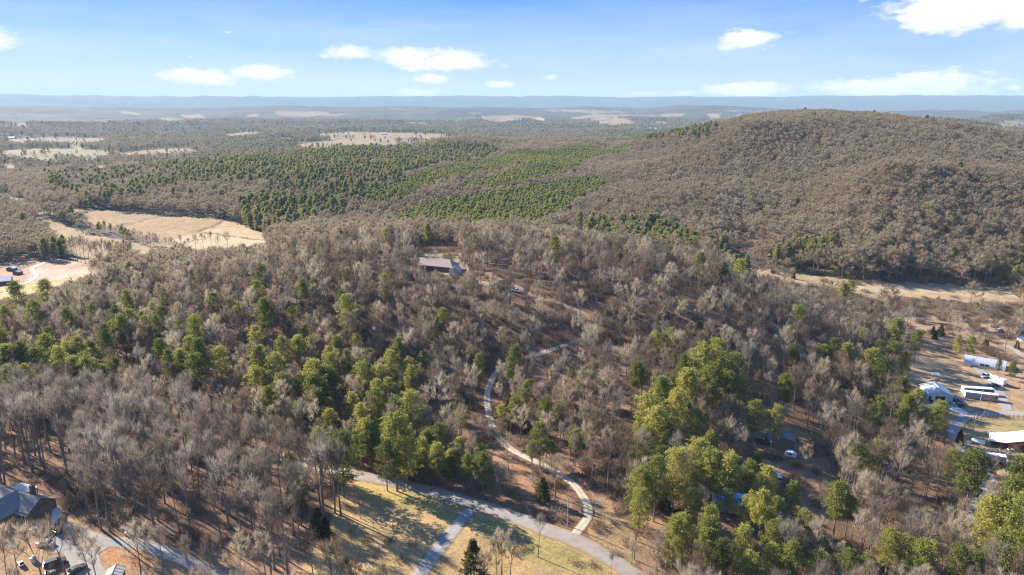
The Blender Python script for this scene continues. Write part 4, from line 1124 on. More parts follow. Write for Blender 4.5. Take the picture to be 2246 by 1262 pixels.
# ------------------------------------------------------------------ the wood that nobody could count
def scatter(name, P, sources, kinds):
    """one object whose points carry whole trees. P rows: x y z scale_xy scale_z rot variant"""
    P = np.asarray(P, float)
    coll = bpy.data.collections.new(name + "_kinds")
    for k, me in enumerate(sources):
        ob = bpy.data.objects.new("%s_%02d" % (name, k), me); coll.objects.link(ob)
    me = bpy.data.meshes.new(name)
    me.vertices.add(len(P)); me.vertices.foreach_set("co", P[:, :3].astype(np.float32).ravel())
    a = me.attributes.new("kind_index", 'INT', 'POINT'); a.data.foreach_set("value", P[:, 6].astype(np.int32))
    a = me.attributes.new("turn", 'FLOAT_VECTOR', 'POINT')
    tv = np.zeros((len(P), 3), np.float32); tv[:, 2] = P[:, 5]; tv[:, 0] = rng.normal(size=len(P)) * .04; tv[:, 1] = rng.normal(size=len(P)) * .04
    a.data.foreach_set("vector", tv.ravel())
    a = me.attributes.new("size", 'FLOAT_VECTOR', 'POINT')
    a.data.foreach_set("vector", np.stack([P[:, 3], P[:, 3], P[:, 4]], -1).astype(np.float32).ravel())
    me.update()
    o = bpy.data.objects.new(name, me); COL.objects.link(o)
    ng = bpy.data.node_groups.new(name + "_nodes", 'GeometryNodeTree')
    ng.interface.new_socket("Geometry", in_out='INPUT', socket_type='NodeSocketGeometry')
    ng.interface.new_socket("Geometry", in_out='OUTPUT', socket_type='NodeSocketGeometry')
    gi = ng.nodes.new('NodeGroupInput'); go = ng.nodes.new('NodeGroupOutput')
    ip = ng.nodes.new('GeometryNodeInstanceOnPoints'); ip.inputs['Pick Instance'].default_value = True
    ci = ng.nodes.new('GeometryNodeCollectionInfo'); ci.inputs['Collection'].default_value = coll
    ci.inputs['Separate Children'].default_value = True; ci.inputs['Reset Children'].default_value = True
    def attr(nm, ty):
        n = ng.nodes.new('GeometryNodeInputNamedAttribute'); n.data_type = ty; n.inputs['Name'].default_value = nm
        return n.outputs['Attribute']
    lk = ng.links
    lk.new(gi.outputs[0], ip.inputs['Points']); lk.new(ci.outputs[0], ip.inputs['Instance'])
    lk.new(attr("kind_index", 'INT'), ip.inputs['Instance Index'])
    lk.new(attr("turn", 'FLOAT_VECTOR'), ip.inputs['Rotation'])
    lk.new(attr("size", 'FLOAT_VECTOR'), ip.inputs['Scale'])
    lk.new(ip.outputs[0], go.inputs[0])
    md = o.modifiers.new("trees", 'NODES'); md.node_group = ng
    return tag(o, kind="stuff")
near_bare = [joined(*VN['bare', i][0], "bare_mass", [M['bark'], M['twig' if i < 8 else 'twig_tall'], M['bark']]) for i in range(BARE_N)]
far_bare = [joined(*LOD['bare', i][0], "bare_far_mass", [M['bark'], M['twig_far'], M['bark']]) for i in range(5)]
near_pine = [joined(*VN['pine', i][0], "pine_mass", [M['pbark'], M['pine']]) for i in range(PINE_N)]
far_pine = [joined(*LOD['pine', i][0], "pine_far_mass", [M['pbark'], M['pine_mid']]) for i in range(4)] + [joined(*LOD['pine', i][0], "plantation_mass", [M['pbark'], M['pine_far']]) for i in range(4)]
BRS = [brush_clump(950 + i, 2.8, 70, 1.5).mesh('bare_shrub', [M['brush']]) for i in range(3)]
SHRUBS = []
rows = []
for t in REST['bare']: rows.append((t[1], t[2], t[3], t[4] / 17.0, t[4] / 17.0, t[5], rs.integers(8, BARE_N) if (t[4] > 15 and inside(NEARWOOD, np.array([t[1]]), np.array([t[2]]))[0]) else rs.integers(BARE_N)))
A_ = np.concatenate(MASS['bare'])
B_ = np.stack([A_[:, 0], A_[:, 1], A_[:, 2], A_[:, 3] / 17 * A_[:, 5], A_[:, 3] / 17, A_[:, 4], BARE_N + rng.integers(0, 5, len(A_))], -1)
scatter("bare_woods", np.concatenate([np.array(rows, float).reshape(-1, 7), B_]), near_bare + far_bare, None)
rows = []
for t in REST['pine']: rows.append((t[1], t[2], t[3], t[4] / 20.0, t[4] / 20.0, t[5], rs.integers(PINE_N)))
A_ = np.concatenate(MASS['pine']); NPL = len(MASS['pine'][0])
B_ = np.stack([A_[:, 0], A_[:, 1], A_[:, 2], A_[:, 3] / 17 * A_[:, 5], A_[:, 3] / 17, A_[:, 4], PINE_N + rng.integers(0, 4, len(A_)) + 4 * (np.arange(len(A_)) < NPL)], -1)
scatter("pine_woods", np.concatenate([np.array(rows, float).reshape(-1, 7), B_]), near_pine + far_pine, None)

for (px, py) in [(850, 1190), (860, 1185), (905, 1195), (1150, 1205), (1260, 1235), (1135, 1215), (880, 1230), (820, 1215), (1300, 1240), (1375, 1195), (1350, 1215), (800, 1190), (770, 1175), (1110, 1050), (1150, 1040), (1190, 1065)]:
    x, y = hits([(px, py)])[0]
    e_ = bpy.data.objects.new("bare_shrub", BRS[int(rs.integers(3))]); COL.objects.link(e_)
    s_ = rs.uniform(.5, .95); e_.location = (x, y, h1(x, y)); e_.scale = (s_, s_, s_); e_.rotation_euler = (0, 0, rs.random() * 6)
    SHRUBS.append((e_, px, py))
# brush under the trees and along the verges
def brush():
    s = 4.2
    g = np.arange(-520, 520, s)
    X, Y = np.meshgrid(g, np.arange(60, 620, s))
    x = X.ravel() + rng.uniform(-.5, .5, X.size) * s; y = Y.ravel() + rng.uniform(-.5, .5, X.size) * s
    r = np.hypot(x, y); a = np.abs(np.arctan2(x, y))
    keep = (r < 620) & (a < R(42)) & (rng.random(len(x)) < 0.42 + 0.5 * fbm(x / 30, y / 30, 101, 3))
    x, y, r = x[keep], y[keep], r[keep]
    keep = np.ones(len(x), bool)
    for poly, col, dens in FIELDS:
        mm = inside(poly, x, y); keep &= ~mm | (rng.random(len(x)) < dens * 3.0)
    keep &= ~inside(SPARSE[0][0], x, y) | (rng.random(len(x)) < 0.12)
    for line, wd in LROADS: keep &= seg_dist(line[::2], x, y) > wd / 2 + 1.0
    for (kx, ky, kr) in KEEP: keep &= np.hypot(x - kx, y - ky) > kr * 0.8
    x, y = x[keep], y[keep]
    z = height(x, y)
    sc_ = rng.uniform(0.5, 1.5, len(x))
    return np.stack([x, y, z, sc_, sc_ * rng.uniform(.7, 1.2, len(x)), rng.random(len(x)) * 6.283, rng.integers(0, 4, len(x))], -1)
BR = [brush_clump(900 + i, 2.8, 130, 2.0).mesh("brush_clump", [M['brush']]) for i in range(3)] + [brush_clump(910, 2.0, 90, 1.6).mesh("rusty_clump", [M['rust']])]
scatter("undergrowth", brush(), BR, None)

# ------------------------------------------------------------------ built things
class B:
    """boxes, prisms and cylinders of one part"""
    def __init__(s): s.v = []; s.f = []; s.m = []
    def _add(s, vs, fs, mi):
        n = len(s.v); s.v += [tuple(p) for p in vs]; s.f += [tuple(i + n for i in f) for f in fs]; s.m += [mi] * len(fs)
        return s
    def box(s, x0, x1, y0, y1, z0, z1, mi=0):
        return s._add([(x0, y0, z0), (x1, y0, z0), (x1, y1, z0), (x0, y1, z0), (x0, y0, z1), (x1, y0, z1), (x1, y1, z1), (x0, y1, z1)],
                      [(0, 3, 2, 1), (4, 5, 6, 7), (0, 1, 5, 4), (1, 2, 6, 5), (2, 3, 7, 6), (3, 0, 4, 7)], mi)
    def prism(s, prof, a, b, axis='y', mi=0, taper=1.0):
        """profile [(u, z)] extruded from a to b along axis"""
        n = len(prof); c = sum(p[0] for p in prof) / n
        def P(u, w, z): return (u, w, z) if axis == 'y' else (w, u, z)
        vs = [P(u, a, z) for u, z in prof] + [P(u, b, z) for u, z in prof]
        fs = [(i, (i + 1) % n, n + (i + 1) % n, n + i) for i in range(n)] + [tuple(range(n))[::-1], tuple(range(n, 2 * n))]
        return s._add(vs, fs, mi)
    def cyl(s, p, q, r, n=10, mi=0, r2=None):
        p, q = Vector(p), Vector(q); d = (q - p).normalized()
        u = d.orthogonal().normalized(); w = d.cross(u); r2 = r if r2 is None else r2
        vs = [p + (u * math.cos(6.28318 * k / n) + w * math.sin(6.28318 * k / n)) * r for k in range(n)] + [q + (u * math.cos(6.28318 * k / n) + w * math.sin(6.28318 * k / n)) * r2 for k in range(n)]
        fs = [(k, (k + 1) % n, n + (k + 1) % n, n + k) for k in range(n)] + [tuple(range(n))[::-1], tuple(range(n, 2 * n))]
        return s._add(vs, fs, mi)
    def quad(s, a, b, c, d, mi=0): return s._add([a, b, c, d], [(0, 1, 2, 3)], mi)
    def build(s, name, mats, parent=None, bevel=0.0):
        me = bpy.data.meshes.new(name); me.from_pydata(s.v, [], s.f)
        for m in (mats if isinstance(mats, (list, tuple)) else [mats]): me.materials.append(m)
        me.polygons.foreach_set("material_index", s.m); me.update()
        import bmesh
        bm = bmesh.new(); bm.from_mesh(me); bmesh.ops.recalc_face_normals(bm, faces=bm.faces)
        if bevel: bmesh.ops.bevel(bm, geom=bm.edges[:], offset=bevel, segments=2, affect='EDGES', profile=0.6)
        bm.to_mesh(me); bm.free()
        o = bpy.data.objects.new(name, me); COL.objects.link(o)
        if parent: o.parent = parent
        return o
def thing(name, label, cat, loc, rz=0.0, group=None):
    e = bpy.data.objects.new(name, None); COL.objects.link(e)
    e.location = loc; e.rotation_euler = (0, 0, rz)
    return tag(e, label, cat, group)
def frame(pa, pb):
    """ground points of two photo pixels -> origin, heading, length"""
    a, b = gp(*pa), gp(*pb)
    return a, math.atan2(b.y - a.y, b.x - a.x), math.hypot(b.x - a.x, b.y - a.y)
def paint(name, c, rough=0.5, metal=0.0, dirt=0.25, spec=0.4, scale=0.8):
    m, nt, b, o = new_mat(name)
    g = nt.nodes.new('ShaderNodeNewGeometry')
    n = nnoise(nt, scale, 5, 0.7, g.outputs['Position'])
    col = nmix(nt, 'MULTIPLY', dirt, (*c, 1), ramp(nt, n, [(0.3, (0.45, 0.40, 0.34)), (0.65, (1.1, 1.08, 1.05))]))
    nt.links.new(col, b.inputs['Base Color'])
    b.inputs['Roughness'].default_value = rough; b.inputs['Metallic'].default_value = metal; b.inputs['Specular IOR Level'].default_value = spec
    return m
C = {
 'white': paint("white_metal_sheet", (0.80, 0.79, 0.77), .4, 0, .15), 'whitewall': paint("white_siding", (0.66, 0.62, 0.57), .6), 'red': paint("red_barn_siding", (0.24, 0.075, 0.06), .7, 0, .4),
 'galv': paint("galvanised_steel", (0.62, 0.61, 0.64), .42, .35, .25), 'blue': paint("blue_container_paint", (0.06, 0.12, 0.26), .5, 0, .3), 'greybox': paint("grey_container_paint", (0.36, 0.37, 0.38), .6, 0, .5),
 'tarp': paint("blue_tarpaulin", (0.03, 0.22, 0.62), .35, 0, .25, .5, 2.0), 'bluroof': paint("slate_blue_roof", (0.15, 0.21, 0.30), .6, 0, .5), 'sky': paint("pale_blue_roof", (0.22, 0.50, 0.60), .45),
 'shingle': paint("grey_shingles", (0.30, 0.265, 0.235), .9, 0, .5, .1, 2.5), 'brownroof': paint("weathered_brown_roof", (0.42, 0.32, 0.28), .8, 0, .5, .1, 1.2), 'wood': paint("weathered_wood", (0.22, 0.16, 0.11), .85, 0, .5),
 'log': paint("log_siding", (0.17, 0.11, 0.075), .8, 0, .5), 'palewood': paint("sawn_wood", (0.55, 0.42, 0.26), .8, 0, .4), 'glass': paint("dark_glass", (0.02, 0.025, 0.03), .12, 0, .1, .6), 'tyre': paint("rubber", (0.025, 0.025, 0.025), .85),
 'rim': paint("alloy_rim", (0.5, 0.5, 0.5), .35, .6), 'black': paint("black_iron", (0.02, 0.02, 0.022), .6), 'carwhite': paint("white_car_paint", (0.76, 0.76, 0.76), .25, 0, .06, .6), 'silver': paint("silver_car_paint", (0.50, 0.51, 0.53), .25, .3, .08, .6),
 'maroon': paint("maroon_car_paint", (0.10, 0.035, 0.04), .3, 0, .1, .6), 'darkcar': paint("charcoal_car_paint", (0.05, 0.055, 0.06), .28, 0, .1, .6), 'bluecar': paint("blue_car_paint", (0.06, 0.14, 0.34), .28, 0, .1, .6), 'beige': paint("beige_car_paint", (0.48, 0.42, 0.34), .35, 0, .15, .5),
 'orange': paint("orange_machine_paint", (0.62, 0.16, 0.04), .45), 'redpaint': paint("red_machine_paint", (0.42, 0.06, 0.05), .5), 'lamp': paint("lamp_lens", (0.75, 0.72, 0.68), .2), 'tail': paint("tail_lens", (0.4, 0.02, 0.02), .2),
 'pole': paint("weathered_pole", (0.42, 0.36, 0.30), .85), 'pool': paint("pool_cover", (0.10, 0.16, 0.24), .3), 'cream': paint("cream_paint", (0.68, 0.62, 0.5), .6), 'tank': paint("white_tank", (0.78, 0.78, 0.76), .35, 0, .12), 'dirtyroof': paint("dull_tin_roof", (0.55, 0.54, 0.52), .5, .1, .4)}

def gable(e, W, D, eave, ridge, wall, roof, door=None, over=0.35, openings=(), ribs=True, trim=None):
    """gable end wall at y=0 facing -y, ridge along y. door = (x0, x1, z) open doorway in the front gable"""
    t = 0.14
    b = B()
    if door:
        a0, a1, dz = door
        b.box(0, a0, 0, t, -.6, eave); b.box(a1, W, 0, t, -.6, eave)
        b.box(a0, a1, 0, t, dz, eave) if dz < eave - .05 else None
        f = b.build("wall", wall, e)
    else:
        b.box(0, W, 0, t, -.6, eave); f = b.build("wall", wall, e)
    g = B(); g.prism([(0, eave), (W, eave), (W / 2, ridge)], 0.0, t); g.prism([(0, eave), (W, eave), (W / 2, ridge)], D - t, D); g.build("gable_end", wall, e)
    s = B(); s.box(0, t, t + .002, D - t - .002, -.6, eave); s.build("wall", wall, e)
    s = B(); s.box(W - t, W, t + .002, D - t - .002, -.6, eave); s.build("wall", wall, e)
    s = B(); s.box(0, W, D - t, D, -.6, eave); s.build("wall", wall, e)
    sl = (ridge - eave) / (W / 2)
    for sg in (0, 1):
        r = B()
        x_e, z_e = -over, eave - over * sl
        P = [(x_e, z_e + .03), (W / 2, ridge + .03), (W / 2, ridge + .13), (x_e, z_e + .13)]
        if sg: P = [(W - u, z) for u, z in P]
        r.prism(P, -over, D + over)
        if ribs:
            n = int(D / 0.9)
            for k in range(n + 1):
                y = -over + .03 + (D + 2 * over - .1) * k / n
                Q = [(P[3][0], P[3][1] + .001), (P[2][0], P[2][1] + .001), (P[2][0], P[2][1] + .045), (P[3][0], P[3][1] + .045)]
                r.prism(Q, y, y + .05)
        r.build("roof", roof, e)
    rc = B(); rc.prism([(W / 2 - .18, ridge + .07), (W / 2 + .18, ridge + .07), (W / 2, ridge + .22)], -over - .01, D + over + .01); rc.build("ridge_cap", roof, e)
    if trim:
        tb = B()
        for x in (0, W - .12): tb.box(x - .01, x + .13, -.03, -.002, -.4, eave)
        tb.build("corner_trim", trim, e)
    for (x0, x1, z0, z1, side) in openings:
        wf = B()
        if side == 'f': wf.box(x0, x1, -.05, -.003, z0, z1)
        elif side == 'l': wf.box(-.05, -.003, x0, x1, z0, z1)
        else: wf.box(W + .003, W + .05, x0, x1, z0, z1)
        o = wf.build("window", trim or wall, e)
        p = B(); m = .1
        if side == 'f': p.box(x0 + m, x1 - m, -.065, -.052, z0 + m, z1 - m)
        elif side == 'l': p.box(-.065, -.052, x0 + m, x1 - m, z0 + m, z1 - m)
        else: p.box(W + .052, W + .065, x0 + m, x1 - m, z0 + m, z1 - m)
        p.build("pane", C['glass'], o)

# ---- farm yard, white barn with its dark doorway
o_, rz, L_ = frame((2033, 878), (2088, 884))
e = thing("barn", "white gabled metal barn with a dark open doorway on the pale concrete apron", "barn", o_, rz)
gable(e, L_, 10.0, 2.9, 4.9, C['whitewall'], C['white'], (L_ * .32, L_ * .70, 2.5), .3, trim=C['white'])
dr = B(); dr.box(L_ * .32 + .1, L_ * .70 - .1, .3, .38, 1.95, 2.5)
for k in range(4): dr.box(L_ * .32 + .1, L_ * .70 - .1, .27, .30, 2.0 + k * .13, 2.03 + k * .13)
dr.build("roller_door", C['galv'], e)
dp = B(); dp.box(.55, 1.45, -.05, -.003, 0, 2.0); d_ = dp.build("door", C['black'], e)
hd = B(); hd.box(1.3, 1.36, -.09, -.052, .95, 1.1); hd.build("handle", C['rim'], d_)
# ---- ribbed round barn
o_, rz, L_ = frame((2112, 799), (2204, 816))
e = thing("quonset_barn", "long silver round-roofed barn with ribbed arch roof at the top of the farm yard", "barn", o_, rz)
Rr, hR = 3.9, 3.7
sh = B(); nS, nA = 140, 22
vs, fs = [], []
for i in range(nS + 1):
    x = L_ * i / nS; rb = 0.018 * math.cos(i * 2 * math.pi / 5.0)
    for j in range(nA + 1):
        a = math.pi * j / nA
        vs.append((x, Rr - (Rr + rb) * math.cos(a), -.3 + (hR + .3 + rb) * math.sin(a) ** .9))
for i in range(nS):
    for j in range(nA): fs.append((i * (nA + 1) + j, (i + 1) * (nA + 1) + j, (i + 1) * (nA + 1) + j + 1, i * (nA + 1) + j + 1))
sh._add(vs, fs, 0); sh.build("arch_roof", C['galv'], e)
for x in (.12, L_ - .2):
    w_ = B(); w_.prism([(Rr - Rr * .985 * math.cos(math.pi * j / 16), -.3 + (hR + .27) * math.sin(math.pi * j / 16) ** .9) for j in range(17)], x, x + .08, axis='x'); w_.build("end_wall", C['dirtyroof'], e)
for x in (L_ * .40, L_ * .52):
    w_ = B(); w_.box(x, x + 1.7, -.35, .15, .9, 1.75); w2 = w_.build("window", C['black'], e)
    p_ = B(); p_.box(x + .12, x + 1.58, -.37, -.352, 1.0, 1.65); p_.build("pane", C['glass'], w2)
# ---- containers
def container(pa, pb, mat, top, label, band=False):
    o_, rz, L_ = frame(pa, pb); L_ = 12.0
    e = thing("shipping_container", label, "container", o_ + Vector((0, 0, .1)), rz)
    b = B(); b.box(.05, L_ - .05, .05, 2.39, 0, 2.55)
    n = 44
    for k in range(n):
        x = .15 + (L_ - .3) * k / n
        b.box(x, x + .13, .012, .049, .15, 2.45); b.box(x, x + .13, 2.391, 2.428, .15, 2.45)
    b.build("body", mat, e)
    t = B(); t.box(0, L_, 0, 2.44, 2.552, 2.66); t.build("roof", top, e)
    f = B(); f.box(0, L_, .001, .06, -.02, .13); [f.box(x, x + .12, -.004, .05, .13, 2.55) for x in (0, L_ - .12)]; f.build("frame", C['dirtyroof'], e)
    d = B(); d.box(-.03, .048, .1, 1.2, .12, 2.45); dd = d.build("door", top, e); h = B(); h.cyl((-.06, .9, .3), (-.06, .9, 2.3), .03, 6); h.build("lock_bar", C['rim'], dd)
    d = B(); d.box(-.03, .048, 1.24, 2.34, .12, 2.45); dd = d.build("door", top, e)
    if band:
        m_ = B(); m_.box(L_ * .42, L_ * .47, -.03, .011, 1.2, 1.8); m_.build("panel_mark", C['bluecar'], e)
    return e
container((2112.5, 864), (2168, 868), C['blue'], C['white'], "navy blue shipping container with a white top behind the grey one")
container((2116.5, 873), (2170, 880), C['greybox'], C['white'], "grey shipping container with a white top in front of the blue one", True)
# ---- canopy with stacked lumber
o_ = gp(2050, 832)
e = thing("canopy_shelter", "small flat tin canopy on posts above pale stacked lumber behind the white barn", "shelter", o_, R(-6))
r_ = B(); r_.box(-1.9, 1.7, -1.2, 1.2, 2.62, 2.70); r_.build("roof", C['white'], e)
for x in (-1.7, 1.5):
    for y in (-1.0, 1.0):
        p_ = B(); p_.box(x - .06, x + .06, y - .06, y + .06, -.2, 2.62); p_.build("post", C['wood'], e)
def pile(px, py, n, L, label, mats, name="lumber_pile", cat="lumber", rot=.2, rad=.12, spread=1.2):
    o_ = gp(px, py); e = thing(name, label, cat, o_, rot)
    for k in range(n):
        b = B(); x, y, z = rs.normal() * spread, rs.normal() * spread * .7, .1 + .14 * (k % 4); a = rs.normal() * .35; l = L * rs.uniform(.6, 1.0)
        if rad < .1: b.box(x - l / 2, x + l / 2, y, y + .3, z, z + .08)
        else: b.cyl((x - l / 2 * math.cos(a), y - l / 2 * math.sin(a), z), (x + l / 2 * math.cos(a), y + l / 2 * math.sin(a), z + .1), rad * rs.uniform(.6, 1.3), 7)
        b.build("board" if rad < .1 else "log", mats, e)
    return e
pile(2046, 835, 14, 4.5, "pale sawn boards piled beside the tin canopy", C['palewood'], rad=.05)
pile(1990, 829, 10, 4, "felled logs lying on the dirt under the yard pines", C['wood'], "log_pile", "logs")
pile(2005, 840, 9, 5, "thin poles scattered on the dirt behind the white barn", C['palewood'], "pole_pile", "poles", rad=.11)
pile(2147, 807, 5, 3.5, "reddish planks laid beside the round-roofed barn", C['log'], "plank_stack", "planks", rad=.05)
pile(2124, 804, 4, 3, "dark timbers leaning at the foot of the round-roofed barn", C['black'], "timber_stack", "timber", rad=.05)
pile(1800, 1092, 16, 4.2, "tangled heap of cut branches in the clearing by the woods", C['palewood'], "branch_pile", "brushwood", spread=1.8)
pile(2190, 990, 10, 4.5, "loose scrap poles heaped before the red barn", C['pole'], "scrap_pile", "scrap", rad=.11, spread=1.4)

# ---- vehicles
def wheels(e, xs, hw, r=.34):
    for x in xs:
        for s_ in (-1, 1):
            w_ = B(); w_.cyl((x, s_ * hw, r), (x, s_ * (hw - .22), r), r, 14); o = w_.build("wheel", C['tyre'], e)
            h = B(); h.cyl((x, s_ * (hw + .012), r), (x, s_ * (hw + .001), r), r * .6, 10); h.build("rim", C['rim'], o)
def car(kind, mat, label, px, py, deg, s=1.0, cat=None):
    """length along x, nose at +x"""
    o_ = gp(px, py)
    e = thing({'sedan': 'car', 'suv': 'suv', 'pickup': 'pickup_truck', 'van': 'van'}[kind], label, cat or {'sedan': 'car', 'suv': 'car', 'pickup': 'truck', 'van': 'van'}[kind], o_ + Vector((0, 0, .05)), R(deg))
    e.scale = (s,) * 3
    L, W = {'sedan': (4.7, 1.8), 'suv': (4.9, 1.95), 'pickup': (5.5, 1.95), 'van': (5.4, 2.0)}[kind]
    h = L / 2; w = W / 2
    low = {'sedan': [(-h, .35), (h, .35), (h + .03, .62), (h - .25, .80), (h - 1.25, .93), (-h + .6, .97), (-h, .90)],
           'suv': [(-h, .42), (h, .42), (h + .03, .75), (h - .2, .98), (h - 1.15, 1.08), (-h, 1.10)],
           'pickup': [(-h, .48), (h, .48), (h + .03, .85), (h - .2, 1.05), (h - 1.3, 1.12), (-h, 1.12)],
           'van': [(-h, .42), (h, .42), (h + .03, .85), (h - .5, 1.10), (-h, 1.15)]}[kind]
    b = B(); b.prism(low, -w, w); b.build("body", mat, e, .06)
    top = {'sedan': [(h - 1.35, .90), (h - 2.05, 1.40), (-h + 1.3, 1.42), (-h + .45, .95)], 'suv': [(h - 1.2, 1.05), (h - 1.85, 1.68), (-h + .3, 1.72), (-h + .04, 1.08)],
           'pickup': [(h - 1.35, 1.10), (h - 1.95, 1.76), (h - 3.15, 1.76), (h - 3.35, 1.10)], 'van': [(h - .6, 1.08), (h - 1.3, 1.85), (-h + .12, 1.95), (-h + .03, 1.12)]}[kind]
    g = B()
    n = len(top)
    zt = max(z for _, z in top)
    inw = lambda z: w - .05 - (.16 if z > 1.3 else 0)
    g._add([(x, -inw(z), z) for x, z in top] + [(x, inw(z), z) for x, z in top], [(0, 1, 2, 3), (4, 5, 6, 7), (0, 1, 5, 4), (1, 2, 6, 5), (2, 3, 7, 6), (3, 0, 4, 7)], 0)
    g.build("window", C['glass'], e, .04)
    r_ = B(); r_.box(top[2][0] + .06, top[1][0] - .04, -inw(zt) + .03, inw(zt) - .03, zt - .03, zt + .05); r_.build("roof", mat, e, .02)
    if kind == 'pickup':
        bd = B(); bd.box(-h + .12, h - 3.5, -w + .14, w - .14, 1.122, 1.13); bd.build("truck_bed", C['black'], e)
        for sy in (-1, 1):
            rl = B(); rl.box(-h, h - 3.4, sy * (w - .10) - .05, sy * (w - .10) + .05, 1.12, 1.36); rl.build("bed_side", mat, e)
        tg = B(); tg.box(-h, -h + .09, -w + .15, w - .15, 1.12, 1.36); tg.build("tailgate", mat, e)
    wheels(e, (h - .85, -h + .9), w + .02, .34 if kind == 'sedan' else .39)
    for sy in (-1, 1):
        l = B(); l.box(h - .03, h + .05, sy * (w - .3) - .16, sy * (w - .3) + .16, .62, .76); l.build("headlight", C['lamp'], e)
        l = B(); l.box(-h - .03, -h + .05, sy * (w - .22) - .12, sy * (w - .22) + .12, .72, .88); l.build("tail_light", C['tail'], e)
        m_ = B(); m_.box(h - 1.55, h - 1.38, sy * (w + .02), sy * (w + .16), .95, 1.07); m_.build("mirror", mat, e)
    return e
car('sedan', C['silver'], "silver white sedan parked below the dark maroon car beside the grey roofed house", 100, 1196, 170)
car('suv', C['maroon'], "dark maroon car parked at the corner of the grey roofed house", 122, 1166, 150)
car('pickup', C['bluecar'], "blue and white pickup half hidden by branches beside the maroon car", 88, 1168, 165)
car('suv', C['darkcar'], "dark glassy car standing on leaves below the silver sedan", 121, 1240, 38)
car('sedan', C['darkcar'], "dark car cut by the lower edge of the parking court", 168, 1254, 60)
car('pickup', C['carwhite'], "white pickup truck on the gravel next to the camper van", 2161, 828, 195)
car('sedan', C['darkcar'], "dark car in front of the white camper van", 2180, 848, 160)
car('sedan', C['carwhite'], "white car in the shade behind the dark car beside the camper van", 2199, 844, 15, .9)
car('pickup', C['bluecar'], "blue pickup in the shadow beside the white barn", 2095, 882, 95)
car('sedan', C['beige'], "beige car parked on the concrete before the blue pickup", 2086, 890, 155, .95)
car('suv', C['maroon'], "dull red car parked beside the beige car near the white barn", 2101, 892, 150, .9)
car('sedan', C['carwhite'], "white car on the hilltop track below the cabin", 1130, 640, 150)
car('suv', C['darkcar'], "black and white car under trees left of the blue roofed shed", 1663, 970, 150)
car('sedan', C['darkcar'], "dark car with pale lamps under the bare trees in the clearing", 1651, 1005, 120)
car('sedan', C['silver'], "silver car parked between pines below the clearing", 1724, 1132, 178)
car('suv', C['silver'], "grey car beside the field near the pale blue roofed house", 2192, 728, 20)
car('van', C['carwhite'], "white van standing among pines above the blue tarp roof", 1707, 1052, 80, .85)
def cart(px, py, deg, mat, label, name="garden_cart", cat="cart", s=1.0):
    o_ = gp(px, py); e = thing(name, label, cat, o_, R(deg)); e.scale = (s,) * 3
    b = B(); b.prism([(-1.1, .35), (1.1, .35), (1.15, .6), (.7, .85), (-.2, .8), (-.3, .65), (-1.1, .7)], -.55, .55); b.build("body", mat, e, .05)
    st = B(); st.box(-.75, -.15, -.45, .45, .7, .85); st.box(-.85, -.75, -.45, .45, .7, 1.25); st.build("seat", C['black'], e)
    sw = B(); sw.cyl((.15, 0, .8), (.0, 0, 1.15), .03, 6); sw.cyl((.0, -.2, 1.15), (.0, .2, 1.15), .03, 6); sw.build("steering_bar", C['black'], e)
    wheels(e, (.75, -.75), .62, .3)
    return e
cart(47, 1240, 140, C['carwhite'], "small white utility buggy on leaves beside the lower left trees", "utility_buggy", "buggy")
cart(111, 1259, 30, C['carwhite'], "white garden tractor below the dark glassy car", "garden_tractor", "tractor")
cart(2169, 1019, 10, C['redpaint'], "red tractor behind the pale box trailer near the farm road", "tractor", "tractor", 1.3)
cart(2198, 1023, 20, C['orange'], "orange tractor beside the stump at the farm road", "tractor", "tractor", 1.3)
cart(2042, 882, 80, C['darkcar'], "dark ride-on mower by the doorway of the white barn", "riding_mower", "mower")
cart(2217, 989, 0, C['carwhite'], "white ride-on mower in front of the red barn door", "riding_mower", "mower")
# camper van
o_ = gp(2187, 842)
e = thing("camper_van", "white boxy camper van beside the evergreens in the farm yard", "camper", o_, R(112))
b = B(); b.prism([(-3.2, .5), (3.2, .5), (3.2, 1.2), (2.2, 1.5), (2.2, 1.9), (3.0, 2.2), (3.0, 2.9), (-3.2, 2.9)], -1.15, 1.15); b.build("body", C['carwhite'], e, .06)
b = B(); b.box(-3.1, 2.9, -1.1, 1.1, 2.905, 2.97); rf = b.build("roof", C['white'], e)
b = B(); b.box(-.4, .5, -.4, .4, 2.972, 3.2); b.build("roof_vent", C['greybox'], rf)
b = B(); b.prism([(2.25, 1.5), (2.85, 1.25), (2.9, 1.3), (2.3, 1.9)], -.95, .95); b.build("windscreen", C['glass'], e)
for x in (-2.4, -.4):
    b = B(); b.box(x, x + 1.0, -1.17, -1.152, 1.6, 2.2); b.build("window", C['glass'], e)
b = B(); b.box(.9, 1.5, -1.17, -1.152, .6, 2.3); b.build("door", C['cream'], e)
wheels(e, (2.4, -1.9), 1.16, .4)
